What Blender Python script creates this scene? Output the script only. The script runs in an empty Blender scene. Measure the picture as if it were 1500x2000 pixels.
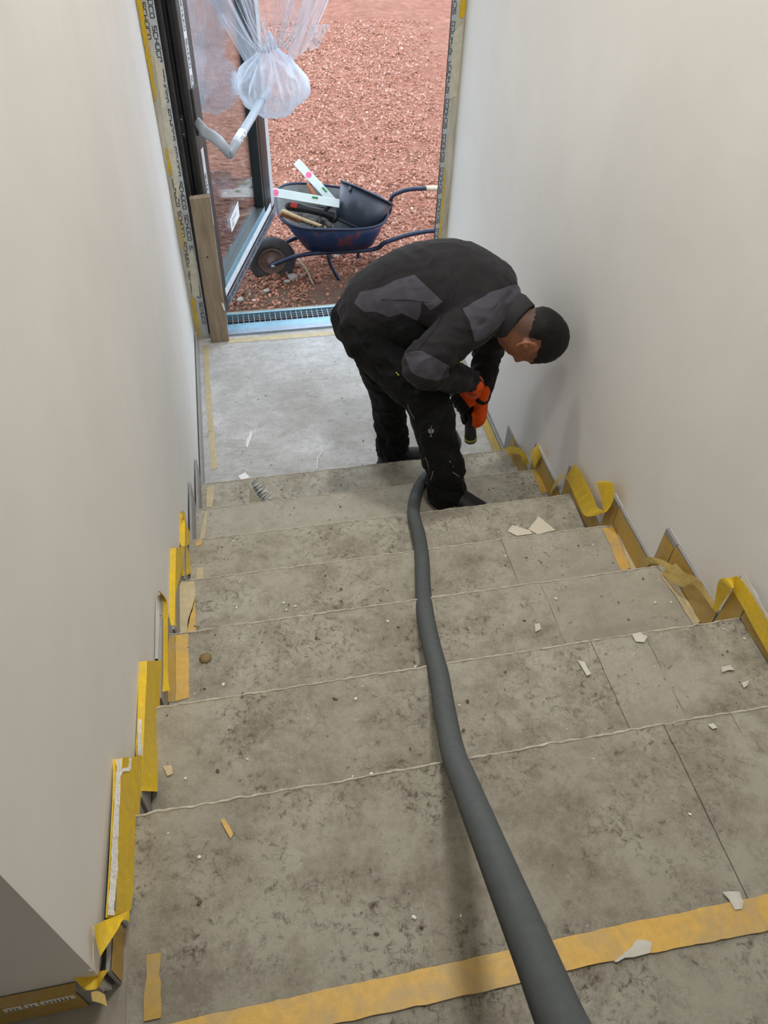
import bpy, bmesh, math, random
import numpy as np
from mathutils import Vector, Matrix, noise
random.seed(7); rng = np.random.default_rng(7)
C = bpy.context.scene
COL = C.collection

# ------------------------------------------------------------ camera
CAMPOS = Vector((0.31467, -2.63786, 2.66604)); FPX = 1492.4
cam = bpy.data.cameras.new('camera'); cam.sensor_fit = 'VERTICAL'; cam.sensor_height = 36
cam.lens = FPX/2000*36; cam.clip_start = .02; cam.clip_end = 200
camo = bpy.data.objects.new('camera', cam); COL.objects.link(camo)
camo.location = CAMPOS
camo.rotation_euler = (math.radians(43.67801), math.radians(-1.41582), math.radians(-10.89539))
C.camera = camo
RM = camo.rotation_euler.to_matrix(); RMI = RM.transposed()
def at(u, v, axis, val):
    """world point seen at (u,v) of the 1500x2000 photo on the plane axis=val (measuring aid)"""
    d = RM @ Vector(((u-750)/FPX, -(v-1000)/FPX, -1))
    return CAMPOS + d*((val-CAMPOS[axis])/d[axis])
def pr(p):
    d = RMI @ (Vector(p)-CAMPOS)
    return (750+FPX*d.x/-d.z, 1000-FPX*d.y/-d.z)

# ------------------------------------------------------------ world, lamps, exposure
w = bpy.data.worlds.new('world'); C.world = w; w.use_nodes = True
bg = w.node_tree.nodes['Background']; bg.inputs[0].default_value = (.74, .86, 1, 1); bg.inputs[1].default_value = 3.3
def spot(x, y, z, power, col, size=95, blend=.55, r=.13):
    l = bpy.data.lights.new('downlight', 'SPOT'); l.energy = power; l.color = col
    l.spot_size = math.radians(size); l.spot_blend = blend; l.shadow_soft_size = r
    o = bpy.data.objects.new('downlight', l); COL.objects.link(o); o.location = (x, y, z); return o
WARM = (1, .975, .93)
CEIL = 3.85
spot(.80, .25, CEIL-.03, 114, WARM, 124, .6)
spot(.70, -1.55, CEIL-.03, 104, WARM, 120, .6)
spot(.40, -3.9, CEIL-.03, 42, WARM, 120, .8)  # added lamp behind the camera, soft fill from the upper floor
vs = C.view_settings; vs.view_transform = 'Standard'; vs.look = 'None'; vs.gamma = 1
vs.exposure = 0.0; vs.use_curve_mapping = False
C.cycles.max_bounces = 8; C.cycles.diffuse_bounces = 6; C.cycles.transparent_max_bounces = 16
C.cycles.use_denoising = True; C.cycles.sample_clamp_indirect = 8

# ------------------------------------------------------------ materials
def lin(c):
    return tuple(((x/255)/12.92 if x/255 <= .04045 else ((x/255+.055)/1.055)**2.4) for x in c)
class NT:
    def __init__(s, name):
        s.m = bpy.data.materials.new(name); s.m.use_nodes = True
        s.t = s.m.node_tree; s.b = s.t.nodes['Principled BSDF']; s.out = s.t.nodes['Material Output']
        s.co = s.t.nodes.new('ShaderNodeTexCoord')
    def n(s, typ, **kw):
        x = s.t.nodes.new(typ)
        for k, v in kw.items():
            if hasattr(x, k): setattr(x, k, v)
        return x
    def l(s, a, b): s.t.links.new(a, b)
    def noise(s, scale, detail=6, rough=.6, vec=None, mapping=None, dist=0):
        x = s.n('ShaderNodeTexNoise'); x.inputs['Scale'].default_value = scale; x.inputs['Detail'].default_value = detail
        x.inputs['Roughness'].default_value = rough; x.inputs['Distortion'].default_value = dist
        src = vec or s.co.outputs['Object']
        if mapping:
            mp = s.n('ShaderNodeMapping'); mp.inputs['Scale'].default_value = mapping; s.l(src, mp.inputs[0]); src = mp.outputs[0]
        s.l(src, x.inputs['Vector']); return x.outputs['Fac']
    def ramp(s, fac, stops):
        r = s.n('ShaderNodeValToRGB'); e = r.color_ramp.elements
        while len(e) < len(stops): e.new(.5)
        for i, (p, c) in enumerate(stops):
            e[i].position = p; e[i].color = (*c, 1) if len(c) == 3 else c
        s.l(fac, r.inputs[0]); return r.outputs[0]
    def mix(s, fac, a, b, mode='MIX'):
        x = s.n('ShaderNodeMix'); x.data_type = 'RGBA'; x.blend_type = mode
        if isinstance(fac, (int, float)): x.inputs[0].default_value = fac
        else: s.l(fac, x.inputs[0])
        for i, q in ((6, a), (7, b)):
            if isinstance(q, tuple): x.inputs[i].default_value = (*q[:3], 1)
            else: s.l(q, x.inputs[i])
        return x.outputs[2]
    def math(s, op, a, b=0.):
        x = s.n('ShaderNodeMath', operation=op)
        for i, q in ((0, a), (1, b)):
            if isinstance(q, (int, float)): x.inputs[i].default_value = q
            else: s.l(q, x.inputs[i])
        return x.outputs[0]
    def bump(s, h, strength=.3, dist=.01, prev=None):
        b = s.n('ShaderNodeBump'); b.inputs['Strength'].default_value = strength; b.inputs['Distance'].default_value = dist
        s.l(h, b.inputs['Height'])
        if prev: s.l(prev, b.inputs['Normal'])
        s.l(b.outputs[0], s.b.inputs['Normal']); return b.outputs[0]
    def set(s, col=None, rough=None, metal=None, spec=None):
        if col is not None:
            if isinstance(col, tuple): s.b.inputs['Base Color'].default_value = (*col[:3], 1)
            else: s.l(col, s.b.inputs['Base Color'])
        if rough is not None:
            if isinstance(rough, (int, float)): s.b.inputs['Roughness'].default_value = rough
            else: s.l(rough, s.b.inputs['Roughness'])
        if metal is not None: s.b.inputs['Metallic'].default_value = metal
        if spec is not None: s.b.inputs['Specular IOR Level'].default_value = spec
        return s
def simple(name, rgb, rough=.6, metal=0, var=.12, scale=30, bump=.1, bs=200, spec=.5):
    m = NT(name); c = lin(rgb)
    f = m.noise(scale, 5); d = tuple(x*(1-var) for x in c); e = tuple(min(1, x*(1+var)) for x in c)
    m.set(m.ramp(f, [(.3, d), (.7, e)]), rough, metal, spec)
    if bump: m.bump(m.noise(bs, 3), bump, .002)
    return m.m

def wall_material():
    m = NT('white_wall_paint'); f = m.noise(1.5, 4)
    m.set(m.ramp(f, [(.3, lin((226, 224, 220))), (.7, lin((236, 234, 230)))]), .75, spec=.3)
    b = m.bump(m.noise(90, 4), .12, .002); m.bump(m.noise(3, 3), .15, .02, b); return m.m
def fleece_material(name='dirty_grey_fleece', dirt=1.0, warm=0):
    m = NT(name)
    big = m.noise(2.2, 6, .65, dist=.1); mid = m.noise(6, 12, .82, dist=.15); fib = m.noise(55, 8, .8, dist=.5); spk = m.noise(150, 2, .5)
    c1 = m.ramp(big, [(.32, lin((196, 190, 174))), (.55, lin((211, 206, 190))), (.75, lin((221, 218, 205)))])
    st = m.ramp(mid, [(.38, (1, 1, 1)), (.55, (0, 0, 0))])
    c2 = m.mix(m.math('MULTIPLY', st, .72*dirt), c1, lin((148, 138, 120)))
    patch = m.ramp(m.noise(4.5, 7, .7), [(.44, (0, 0, 0)), (.58, (1, 1, 1))])
    dk = m.ramp(fib, [(.36, (1, 1, 1)), (.50, (0, 0, 0))])
    c3 = m.mix(m.math('MULTIPLY', m.math('MULTIPLY', dk, patch), 1.0*dirt), c2, lin((114, 105, 91)))
    sc = m.ramp(m.noise(26, 9, .85, dist=1.0), [(.30, (1, 1, 1)), (.37, (0, 0, 0))])
    c3 = m.mix(m.math('MULTIPLY', sc, .7*dirt), c3, lin((96, 86, 72)))
    lt = m.ramp(spk, [(.66, (0, 0, 0)), (.74, (1, 1, 1))])
    c4 = m.mix(m.math('MULTIPLY', lt, .4), c3, lin((230, 226, 214)))
    m.set(c4, .95, spec=.15)
    b = m.bump(fib, .7, .008); b = m.bump(mid, .6, .014, b); m.bump(m.noise(26, 9, .85, dist=1.0), .6, .010, b)
    return m.m
def landing_material():
    m = NT('dusty_landing_screed')
    big = m.noise(1.9, 6, .65, dist=.3); mid = m.noise(9, 9, .8, mapping=(1, 1.8, 1), dist=.8); fib = m.noise(40, 8, .8, mapping=(1, 2, 1), dist=1.5)
    c1 = m.ramp(big, [(.35, lin((190, 188, 184))), (.52, lin((214, 213, 212))), (.68, lin((238, 238, 240)))])
    dk = m.ramp(fib, [(.37, (1, 1, 1)), (.47, (0, 0, 0))]); pa = m.ramp(mid, [(.38, (1, 1, 1)), (.58, (0, 0, 0))])
    c2 = m.mix(m.math('MULTIPLY', dk, m.math('ADD', .25, m.math('MULTIPLY', pa, .6))), c1, lin((122, 116, 108)))
    c3 = m.mix(m.math('MULTIPLY', pa, .35), c2, lin((150, 144, 136)))
    m.set(c3, .9, spec=.2); b = m.bump(fib, .7, .007); m.bump(mid, .5, .012, b); return m.m
def tape_material(name, rgb, dirt=.5, alpha=1.0):
    m = NT(name); c = lin(rgb)
    f = m.noise(7, 8, .75, dist=1); g = m.noise(60, 5, .7)
    c1 = m.ramp(g, [(.3, tuple(x*.86 for x in c)), (.7, tuple(min(1, x*1.08) for x in c))])
    st = m.ramp(f, [(.45, (0, 0, 0)), (.62, (1, 1, 1))])
    m.set(m.mix(m.math('MULTIPLY', st, dirt), c1, lin((170, 156, 128))), .5, spec=.35)
    m.bump(g, .25, .002)
    if alpha < 1: m.b.inputs['Alpha'].default_value = alpha
    return m.m
def speckle_material():
    m = NT('brushed_white_plaster'); m.set(lin((248, 247, 244)), .9)
    m.l(m.ramp(m.noise(170, 6, .75), [(.38, (0, 0, 0)), (.44, (1, 1, 1))]), m.b.inputs['Alpha']); return m.m
def gravel_material():
    m = NT('red_crushed_brick')
    oi = m.n('ShaderNodeAttribute', attribute_name='tint')
    c = m.ramp(oi.outputs['Fac'], [(0, lin((118, 88, 72))), (.3, lin((164, 112, 92))), (.6, lin((186, 134, 113))), (.85, lin((203, 160, 142))), (1, lin((208, 176, 160)))])
    m.set(c, .9, spec=.2); m.bump(m.noise(60, 4), .4, .005); return m.m
def soil_material():
    m = NT('red_brown_soil')
    sep = m.n('ShaderNodeSeparateXYZ'); m.l(m.co.outputs['Object'], sep.inputs[0])
    f = m.noise(9, 8, .7); g = m.noise(60, 6, .8); big = m.noise(.8, 4)
    red = m.ramp(f, [(.3, lin((136, 92, 76))), (.55, lin((166, 114, 95))), (.75, lin((186, 138, 120)))])
    brown = m.ramp(g, [(.3, lin((74, 58, 48))), (.7, lin((116, 92, 76)))])
    nr = m.math('ADD', sep.outputs[1], m.math('MULTIPLY', big, .8))
    mask = m.ramp(m.math('MULTIPLY', m.math('SUBTRACT', nr, 3.15), 1.6), [(0, (0, 0, 0)), (1, (1, 1, 1))])
    m.set(m.mix(mask, brown, red), .95, spec=.15)
    b = m.bump(g, .6, .02); m.bump(f, .6, .05, b); return m.m
def plaster_frame_material():
    m = NT('frame_foil_smeared_with_plaster')
    f = m.noise(6, 7, .7, mapping=(1.5, 1, .6), dist=.8)
    sep = m.n('ShaderNodeSeparateXYZ'); m.l(m.co.outputs['Object'], sep.inputs[0])
    c = m.ramp(f, [(.35, lin((176, 170, 154))), (.6, lin((206, 202, 188)))])
    m.set(c, .8); m.bump(f, .4, .01); return m.m
def wood_material(name, a, b, mp=(14, 14, 1.2)):
    m = NT(name); f = m.noise(3, 8, .7, mapping=mp, dist=.6); g = m.noise(5, 4)
    m.set(m.mix(m.math('MULTIPLY', g, .35), m.ramp(f, [(.3, lin(a)), (.7, lin(b))]), lin(tuple(int(x*.75) for x in a))), .85, spec=.2)
    m.bump(f, .5, .006); return m.m
def glass_material():
    m = NT('door_glass'); t = m.t; t.nodes.remove(m.b)
    tr = m.n('ShaderNodeBsdfTransparent'); tr.inputs[0].default_value = (.93, .96, .95, 1)
    gl = m.n('ShaderNodeBsdfGlossy'); gl.inputs['Roughness'].default_value = .02; gl.inputs[0].default_value = (.9, .95, 1, 1)
    fr = m.n('ShaderNodeFresnel'); fr.inputs[0].default_value = 1.5
    mx = m.n('ShaderNodeMixShader'); m.l(m.math('MULTIPLY', fr.outputs[0], .75), mx.inputs[0]); m.l(tr.outputs[0], mx.inputs[1]); m.l(gl.outputs[0], mx.inputs[2])
    m.l(mx.outputs[0], m.out.inputs[0]); return m.m
def film_material(name, lo=.25, hi=.85, col=(235, 240, 250)):
    m = NT(name); t = m.t; t.nodes.remove(m.b)
    tr = m.n('ShaderNodeBsdfTransparent')
    tl = m.n('ShaderNodeBsdfTranslucent'); tl.inputs[0].default_value = (*lin(col), 1)
    df = m.n('ShaderNodeBsdfDiffuse'); df.inputs[0].default_value = (*lin(col), 1)
    gl = m.n('ShaderNodeBsdfGlossy'); gl.inputs['Roughness'].default_value = .25
    a = m.n('ShaderNodeMixShader'); a.inputs[0].default_value = .5; m.l(tl.outputs[0], a.inputs[1]); m.l(df.outputs[0], a.inputs[2])
    b = m.n('ShaderNodeMixShader'); b.inputs[0].default_value = .15; m.l(a.outputs[0], b.inputs[1]); m.l(gl.outputs[0], b.inputs[2])
    lw = m.n('ShaderNodeLayerWeight'); lw.inputs[0].default_value = .35
    f = m.noise(7, 6, .7, dist=1.5)
    fac = m.math('ADD', m.math('MULTIPLY', lw.outputs['Facing'], hi-lo), m.math('ADD', lo-.12, m.math('MULTIPLY', f, .25)))
    fac = m.math('MINIMUM', fac, .97)
    mx = m.n('ShaderNodeMixShader'); m.l(fac, mx.inputs[0]); m.l(tr.outputs[0], mx.inputs[1]); m.l(b.outputs[0], mx.inputs[2])
    m.l(mx.outputs[0], m.out.inputs[0]); return m.m
def fabric_attr_material(name, base, patch, rough=.85):
    m = NT(name); at_ = m.n('ShaderNodeAttribute', attribute_name='patch')
    k = m.ramp(at_.outputs['Fac'], [(.48, (0, 0, 0)), (.52, (1, 1, 1))])
    f = m.noise(14, 5)
    a = m.ramp(f, [(.3, tuple(x*.8 for x in lin(base))), (.7, tuple(x*1.15 for x in lin(base)))])
    b = m.ramp(f, [(.3, tuple(x*.85 for x in lin(patch))), (.7, tuple(x*1.15 for x in lin(patch)))])
    c = m.mix(k, a, b)
    seam = m.ramp(at_.outputs['Fac'], [(.40, (0, 0, 0)), (.47, (1, 1, 1)), (.50, (1, 1, 1)), (.53, (0, 0, 0))])
    m.set(m.mix(m.math('MULTIPLY', seam, .6), c, lin((22, 21, 24))), rough, spec=.25)
    bb = m.bump(m.noise(450, 3), .15, .001); m.bump(m.noise(14, 4, .5, dist=.8), .22, .012, bb)
    m.b.inputs['Sheen Weight'].default_value = .05
    return m.m
def trousers_material():
    m = NT('black_work_trousers'); f = m.noise(11, 8, .75, dist=1)
    m.set(m.mix(m.ramp(f, [(.55, (0, 0, 0)), (.78, (.3, .3, .3))]), lin((18, 19, 21)), lin((96, 92, 86))), .85, spec=.25)
    b = m.bump(m.noise(380, 3), .15, .001); m.bump(m.noise(18, 5, .6, dist=.8), .45, .015, b); return m.m
def skin_material():
    m = NT('skin'); at_ = m.n('ShaderNodeAttribute', attribute_name='patch')
    f = m.noise(30, 4)
    c = m.ramp(f, [(.3, lin((142, 92, 66))), (.7, lin((164, 110, 82)))])
    st = m.mix(m.math('MULTIPLY', at_.outputs['Fac'], m.math('ADD', .35, m.math('MULTIPLY', m.noise(500, 2), .8))), c, lin((42, 32, 28)))
    m.set(st, .55); m.b.inputs['Subsurface Weight'].default_value = .08
    m.b.inputs['Subsurface Radius'].default_value = (.01, .004, .002); m.bump(m.noise(300, 3), .1, .001); return m.m
def tub_material():
    m = NT('scratched_blue_paint'); f = m.noise(7, 8, .75, dist=.5)
    m.set(m.ramp(f, [(.3, lin((22, 44, 78))), (.5, lin((32, 62, 104))), (.56, lin((120, 60, 50))), (.62, lin((44, 66, 120))), (.8, lin((110, 116, 130)))]), .45, .2)
    m.bump(f, .2, .004); return m.m

M = dict(
 wall=wall_material(), fleece=fleece_material(), cleaner=fleece_material('paler_fleece', .45), landing=landing_material(),
 fringe=simple('frayed_fleece_edge', (190, 184, 168), .95, var=.25, scale=60, bump=.5),
 concrete=simple('raw_concrete', (150, 143, 130), .9, var=.2, scale=14, bump=.4, bs=60),
 ceiling=simple('ceiling_paint', (238, 236, 232), .8),
 tape=tape_material('yellow_masking_tape', (236, 198, 44), .2), tapedirty=tape_material('dusty_masking_tape', (186, 152, 72), .5), tapeland=tape_material('lit_landing_tape', (232, 198, 96), .35),
 tapefaint=tape_material('pale_tape_residue', (206, 190, 152), .6), tapefloor=tape_material('ochre_floor_tape', (220, 178, 92), .55),
 tapeback=tape_material('pale_tape_back', (226, 198, 120), .15),
 tile=simple('grey_skirting_tile', (150, 148, 146), .5, var=.08, scale=20), tileedge=simple('tile_edge', (120, 118, 114), .8),
 speckle=speckle_material(), plaster=simple('white_plaster', (232, 230, 224), .9, var=.05, bump=.5, bs=80),
 black=simple('black_rubber', (16, 17, 20), .5, bump=0), gasket=simple('black_gasket', (10, 12, 20), .4, bump=0),
 profile=simple('anthracite_profile', (74, 74, 72), .45, .3, bump=0), profiledark=simple('dark_profile', (46, 48, 48), .4, .4, bump=0),
 alu=simple('aluminium_foil_wrap', (158, 168, 182), .4, .5, var=.15, scale=60, bump=.2), blue=simple('pale_blue_foil', (138, 180, 198), .3, .2, bump=.1),
 foil=simple('grey_protective_foil', (184, 190, 194), .45, var=.06, bump=.05), white=simple('white_foil', (232, 238, 246), .35, bump=0),
 ink=simple('black_print', (34, 36, 40), .6, bump=0), paper=simple('white_paper', (240, 240, 242), .7, var=.03, bump=0),
 frame=plaster_frame_material(), glass=glass_material(), film=film_material('clear_plastic_film', .10, .75), filmwhite=film_material('white_plastic_bag', .42, .95), filmhaze=film_material('hazy_film', .22, .40),
 gravel=gravel_material(), soil=soil_material(), wood=wood_material('weathered_board', (128, 112, 92), (176, 160, 138)), handlewood=wood_material('pale_handle_wood', (190, 160, 120), (222, 196, 156)),
 handlered=wood_material('red_brown_handle', (150, 86, 58), (188, 118, 84)),
 handle=simple('grey_wrapped_bar', (178, 186, 194), .4, .1, var=.06), steel=simple('galvanised_steel', (150, 156, 162), .35, .8), darksteel=simple('dark_steel', (58, 58, 60), .5, .6),
 tub=tub_material(), tubin=simple('cement_smeared_tub', (112, 112, 108), .85, var=.25, scale=9, bump=.5, bs=40), frameblue=simple('dark_blue_tube', (36, 46, 70), .45, .2, var=.3, scale=40),
 tyre=simple('dusty_tyre', (66, 66, 68), .85, var=.25, scale=20, bump=.3), rim=simple('rusty_rim', (112, 96, 90), .7, .2, var=.3, scale=25),
 bucket=simple('black_bucket_plastic', (44, 50, 62), .38, var=.2, scale=10), level=simple('white_level', (214, 226, 224), .4, .1, var=.03, bump=0), pink=simple('pink_end_mark', (236, 110, 150), .5, bump=0), green=simple('green_vial', (70, 150, 90), .2, bump=0),
 red=simple('red_plastic', (190, 50, 44), .5, bump=0), grip=simple('cream_grip', (226, 208, 180), .6),
 hose=simple('grey_ribbed_hose', (84, 89, 90), .6, var=.1, scale=50, bump=.05), nozzle=simple('black_nozzle', (44, 46, 50), .5, bump=0), nyellow=simple('yellow_ring', (190, 184, 60), .5, bump=0),
 jacket=fabric_attr_material('charcoal_jacket', (37, 35, 38), (76, 75, 84)), trousers=trousers_material(), skin=skin_material(), hair=simple('black_hair', (20, 17, 17), .6, var=.4, scale=120, bump=.7, bs=350, spec=.3),
 glove=fabric_attr_material('glove_fabric', (22, 22, 25), (246, 92, 22), .8), shoe=simple('black_shoe', (19, 19, 21), .6, var=.3), shoegrey=simple('grey_shoe_panel', (120, 124, 128), .6), reflect=simple('reflective_piping', (150, 150, 146), .4, bump=0),
 brushwood=simple('cream_brush_block', (232, 224, 204), .6), bristle=simple('grey_bristles', (120, 122, 134), .7, var=.5, scale=150), amber=simple('brown_lump', (128, 106, 66), .6),
 mortar=simple('rubble', (98, 94, 90), .9, var=.3), tanktop=simple('stone_grey', (150, 146, 138), .9, var=.2), lamp=simple('lamp_white', (240, 240, 235), .4))
em = bpy.data.materials.new('lamp_glow'); em.use_nodes = True
em.node_tree.nodes['Principled BSDF'].inputs['Emission Color'].default_value = (1, .9, .76, 1); em.node_tree.nodes['Principled BSDF'].inputs['Emission Strength'].default_value = 12
M['glow'] = em

# ------------------------------------------------------------ object helpers
def tag(o, label=None, cat=None, group=None, kind=None):
    if label: o['label'] = label
    if cat: o['category'] = cat
    if group: o['group'] = group
    if kind: o['kind'] = kind
    return o
def empty(name, loc=(0, 0, 0), label=None, cat=None, group=None, kind=None, parent=None):
    o = bpy.data.objects.new(name, None); o.location = loc; o.empty_display_size = .1; COL.objects.link(o)
    if parent: setp(o, parent)
    return tag(o, label, cat, group, kind)
WL = {}
def wloc(o):
    p = Vector(o.location)
    while o.parent: o = o.parent; p += Vector(o.location)
    return p
def setp(o, parent):
    """parent keeping the world place (all parents here are unrotated)"""
    base = wloc(parent); o.parent = parent; o.location = Vector(o.location)-base
def link(name, me, mat, parent=None, smooth=False):
    o = bpy.data.objects.new(name, me); COL.objects.link(o)
    for m in (mat if isinstance(mat, (list, tuple)) else [mat]): me.materials.append(m)
    if smooth: me.polygons.foreach_set('use_smooth', [True]*len(me.polygons))
    if parent: setp(o, parent)
    return o
def obj(name, bm, mat, parent=None, smooth=False):
    bmesh.ops.recalc_face_normals(bm, faces=bm.faces)
    me = bpy.data.meshes.new(name); bm.to_mesh(me); bm.free()
    return link(name, me, mat, parent, smooth)
def box(bm, x0, x1, y0, y1, z0, z1, mi=0):
    vs = [bm.verts.new((x, y, z)) for x in (x0, x1) for y in (y0, y1) for z in (z0, z1)]
    for f in ((0, 1, 3, 2), (4, 6, 7, 5), (0, 4, 5, 1), (2, 3, 7, 6), (0, 2, 6, 4), (1, 5, 7, 3)):
        bm.faces.new([vs[i] for i in f]).material_index = mi
    return vs
def obox(name, b, mat, parent=None, bev=0):
    bm = bmesh.new(); box(bm, *b)
    if bev: bmesh.ops.bevel(bm, geom=bm.edges[:], offset=bev, segments=2, affect='EDGES')
    return obj(name, bm, mat, parent)
def frame_of(t, up=Vector((0, 0, 1))):
    t = t.normalized()
    if abs(t.dot(up)) > .98: up = Vector((0, 1, 0))
    a = t.cross(up).normalized(); return a, a.cross(t).normalized()
def ring(bm, c, a, b, ra, rb, n):
    return [bm.verts.new(c+a*(math.cos(2*math.pi*i/n)*ra)+b*(math.sin(2*math.pi*i/n)*rb)) for i in range(n)]
def skin_rings(bm, rings, cap=True, mi=0):
    n = len(rings[0])
    for p, q in zip(rings, rings[1:]):
        for i in range(n):
            bm.faces.new((p[i], p[(i+1) % n], q[(i+1) % n], q[i])).material_index = mi
    if cap:
        bm.faces.new(rings[0][::-1]).material_index = mi; bm.faces.new(rings[-1]).material_index = mi
def catmull(pts, rad, k=6):
    P = [Vector(p) for p in pts]; out = []; ro = []
    for i in range(len(P)-1):
        p0 = P[max(i-1, 0)]; p1 = P[i]; p2 = P[i+1]; p3 = P[min(i+2, len(P)-1)]
        for j in range(k):
            t = j/k
            out.append(.5*((2*p1)+(-p0+p2)*t+(2*p0-5*p1+4*p2-p3)*t*t+(-p0+3*p1-3*p2+p3)*t**3))
            ro.append(rad[i]+(rad[i+1]-rad[i])*(t*t*(3-2*t)))
    out.append(P[-1]); ro.append(rad[-1]); return out, ro
def tube(bm, pts, rad, n=12, k=6, cap=True, mi=0, roundcap=False):
    if isinstance(rad, (int, float)): rad = [rad]*len(pts)
    P, R_ = catmull(pts, rad, k) if k > 1 else ([Vector(p) for p in pts], rad)
    rings = []; a = None
    for i, p in enumerate(P):
        t = (P[min(i+1, len(P)-1)]-P[max(i-1, 0)]).normalized()
        if a is None: a, b = frame_of(t)
        else:
            a = (a-t*a.dot(t)).normalized(); b = a.cross(t)
        if roundcap and i == 0:
            for s in (.35, .75): rings.append(ring(bm, p-t*(R_[i]*math.sqrt(1-s*s)), a, b, R_[i]*s, R_[i]*s, n))
        rings.append(ring(bm, p, a, b, R_[i], R_[i], n))
        if roundcap and i == len(P)-1:
            for s in (.75, .35): rings.append(ring(bm, p+t*(R_[i]*math.sqrt(1-s*s)), a, b, R_[i]*s, R_[i]*s, n))
    skin_rings(bm, rings, cap, mi)
def otube(name, pts, rad, mat, parent=None, n=12, k=6, **kw):
    bm = bmesh.new(); tube(bm, pts, rad, n, k, **kw); return obj(name, bm, mat, parent, True)
def lathe(bm, c, axis, prof, n=32, mi=0):
    a, b = frame_of(axis); t = axis.normalized()
    skin_rings(bm, [ring(bm, c+t*h, a, b, r, r, n) for r, h in prof], True, mi)
def slab(bm, pts, th, up=Vector((0, 0, 1)), mi=0):
    """polygon slab: pts is the bottom outline"""
    lo = [bm.verts.new(Vector(p)) for p in pts]; hi = [bm.verts.new(Vector(p)+up*th) for p in pts]
    n = len(pts); bm.faces.new(lo[::-1]).material_index = mi; bm.faces.new(hi).material_index = mi
    for i in range(n): bm.faces.new((lo[i], lo[(i+1) % n], hi[(i+1) % n], hi[i])).material_index = mi
def jag(pts, step=.02, amp=.0015, seed=0):
    out = []; n = len(pts)
    for i in range(n):
        a = Vector(pts[i]); b = Vector(pts[(i+1) % n]); m = max(1, int((b-a).length/step))
        for j in range(m):
            p = a.lerp(b, j/m); q = noise.noise_vector(p*40+Vector((seed, 0, 0)))*amp*2; q.z = 0
            out.append(p+q)
    return out
def flat(name, pix, z, mat, parent=None, th=.0008, amp=.0015, lift=.0035):
    """thin sheet lying on the level z, outline measured in the photo"""
    pts = [at(u, v, 2, z) for u, v in pix]
    for p in pts: p.z = z+lift
    bm = bmesh.new(); slab(bm, jag(pts, .015, amp, z), th); return obj(name, bm, mat, parent)
def rect(name, x0, x1, y0, y1, z, mat, parent=None, th=.0008, amp=.0012, lift=.0035):
    pts = [(x0, y0, z+lift), (x1, y0, z+lift), (x1, y1, z+lift), (x0, y1, z+lift)]
    bm = bmesh.new(); slab(bm, jag(pts, .015, amp, x0), th); return obj(name, bm, mat, parent)
def voxel(bm_or_me, vox, smooth=3, name='m'):
    me = bpy.data.meshes.new(name)
    bmesh.ops.recalc_face_normals(bm_or_me, faces=bm_or_me.faces); bm_or_me.to_mesh(me); bm_or_me.free()
    o = bpy.data.objects.new('tmp', me); COL.objects.link(o)
    md = o.modifiers.new('r', 'REMESH'); md.mode = 'VOXEL'; md.voxel_size = vox; md.use_smooth_shade = True
    if smooth:
        s = o.modifiers.new('s', 'SMOOTH'); s.iterations = smooth; s.factor = .5
    dg = bpy.context.evaluated_depsgraph_get(); dg.update()
    res = bpy.data.meshes.new_from_object(o.evaluated_get(dg)); res.name = name
    bpy.data.objects.remove(o); bpy.data.meshes.remove(me)
    return res
# stroke lettering ------------------------------------------------
GL = {'S': [[(1, 1), (.1, 1), (0, .9), (0, .6), (.1, .52), (.9, .48), (1, .4), (1, .1), (.9, 0), (0, 0)]],
 'C': [[(1, 1), (.12, 1), (0, .88), (0, .12), (.12, 0), (1, 0)]],
 'H': [[(0, 0), (0, 1)], [(1, 0), (1, 1)], [(0, .5), (1, .5)]],
 'Ü': [[(0, 1), (0, .12), (.12, 0), (.88, 0), (1, .12), (1, 1)], [(.22, 1.18), (.34, 1.18)], [(.66, 1.18), (.78, 1.18)]],
 'O': [[(.12, 0), (0, .12), (0, .88), (.12, 1), (.88, 1), (1, .88), (1, .12), (.88, 0), (.12, 0)]]}
def word(bm, o, dx, dy, nrm, L, H, sw, text='SCHÜCO', skip=''):
    """word of stroke letters starting at o, running along dx, letter tops towards dy"""
    n = len(text); adv = L/n; wd = adv*.74
    for i, ch in enumerate(text):
        if ch in ' ' or ch in skip: continue
        for st in GL[ch]:
            P = [o+dx*(i*adv+x*wd)+dy*(y*H) for x, y in st]
            for a, b in zip(P, P[1:]):
                t = (b-a).normalized(); s = t.cross(nrm).normalized()*(sw/2); e = t*(sw/2)
                bm.faces.new([bm.verts.new(q+nrm*.0008) for q in (a-e-s, b+e-s, b+e+s, a-e+s)])

# ------------------------------------------------------------ dimensions
W, RUN, RISE, YD = 1.53, .32976, .17, 1.463
YTOP = -6*RUN                 # nosing of the upper floor
XL = -.036                    # left wall near the upper floor
YC = -2.262                   # corner where the left wall ends
WLP = [(-.036, YC), (.006, .06), (.007, YD)]    # left wall line (slightly out of true)
def xleft(y):
    for (a, b), (c, d) in zip(WLP, WLP[1:]):
        if y <= d: return a+(c-a)*(y-b)/(d-b)
    return .007
ZF = 7*RISE

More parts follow.
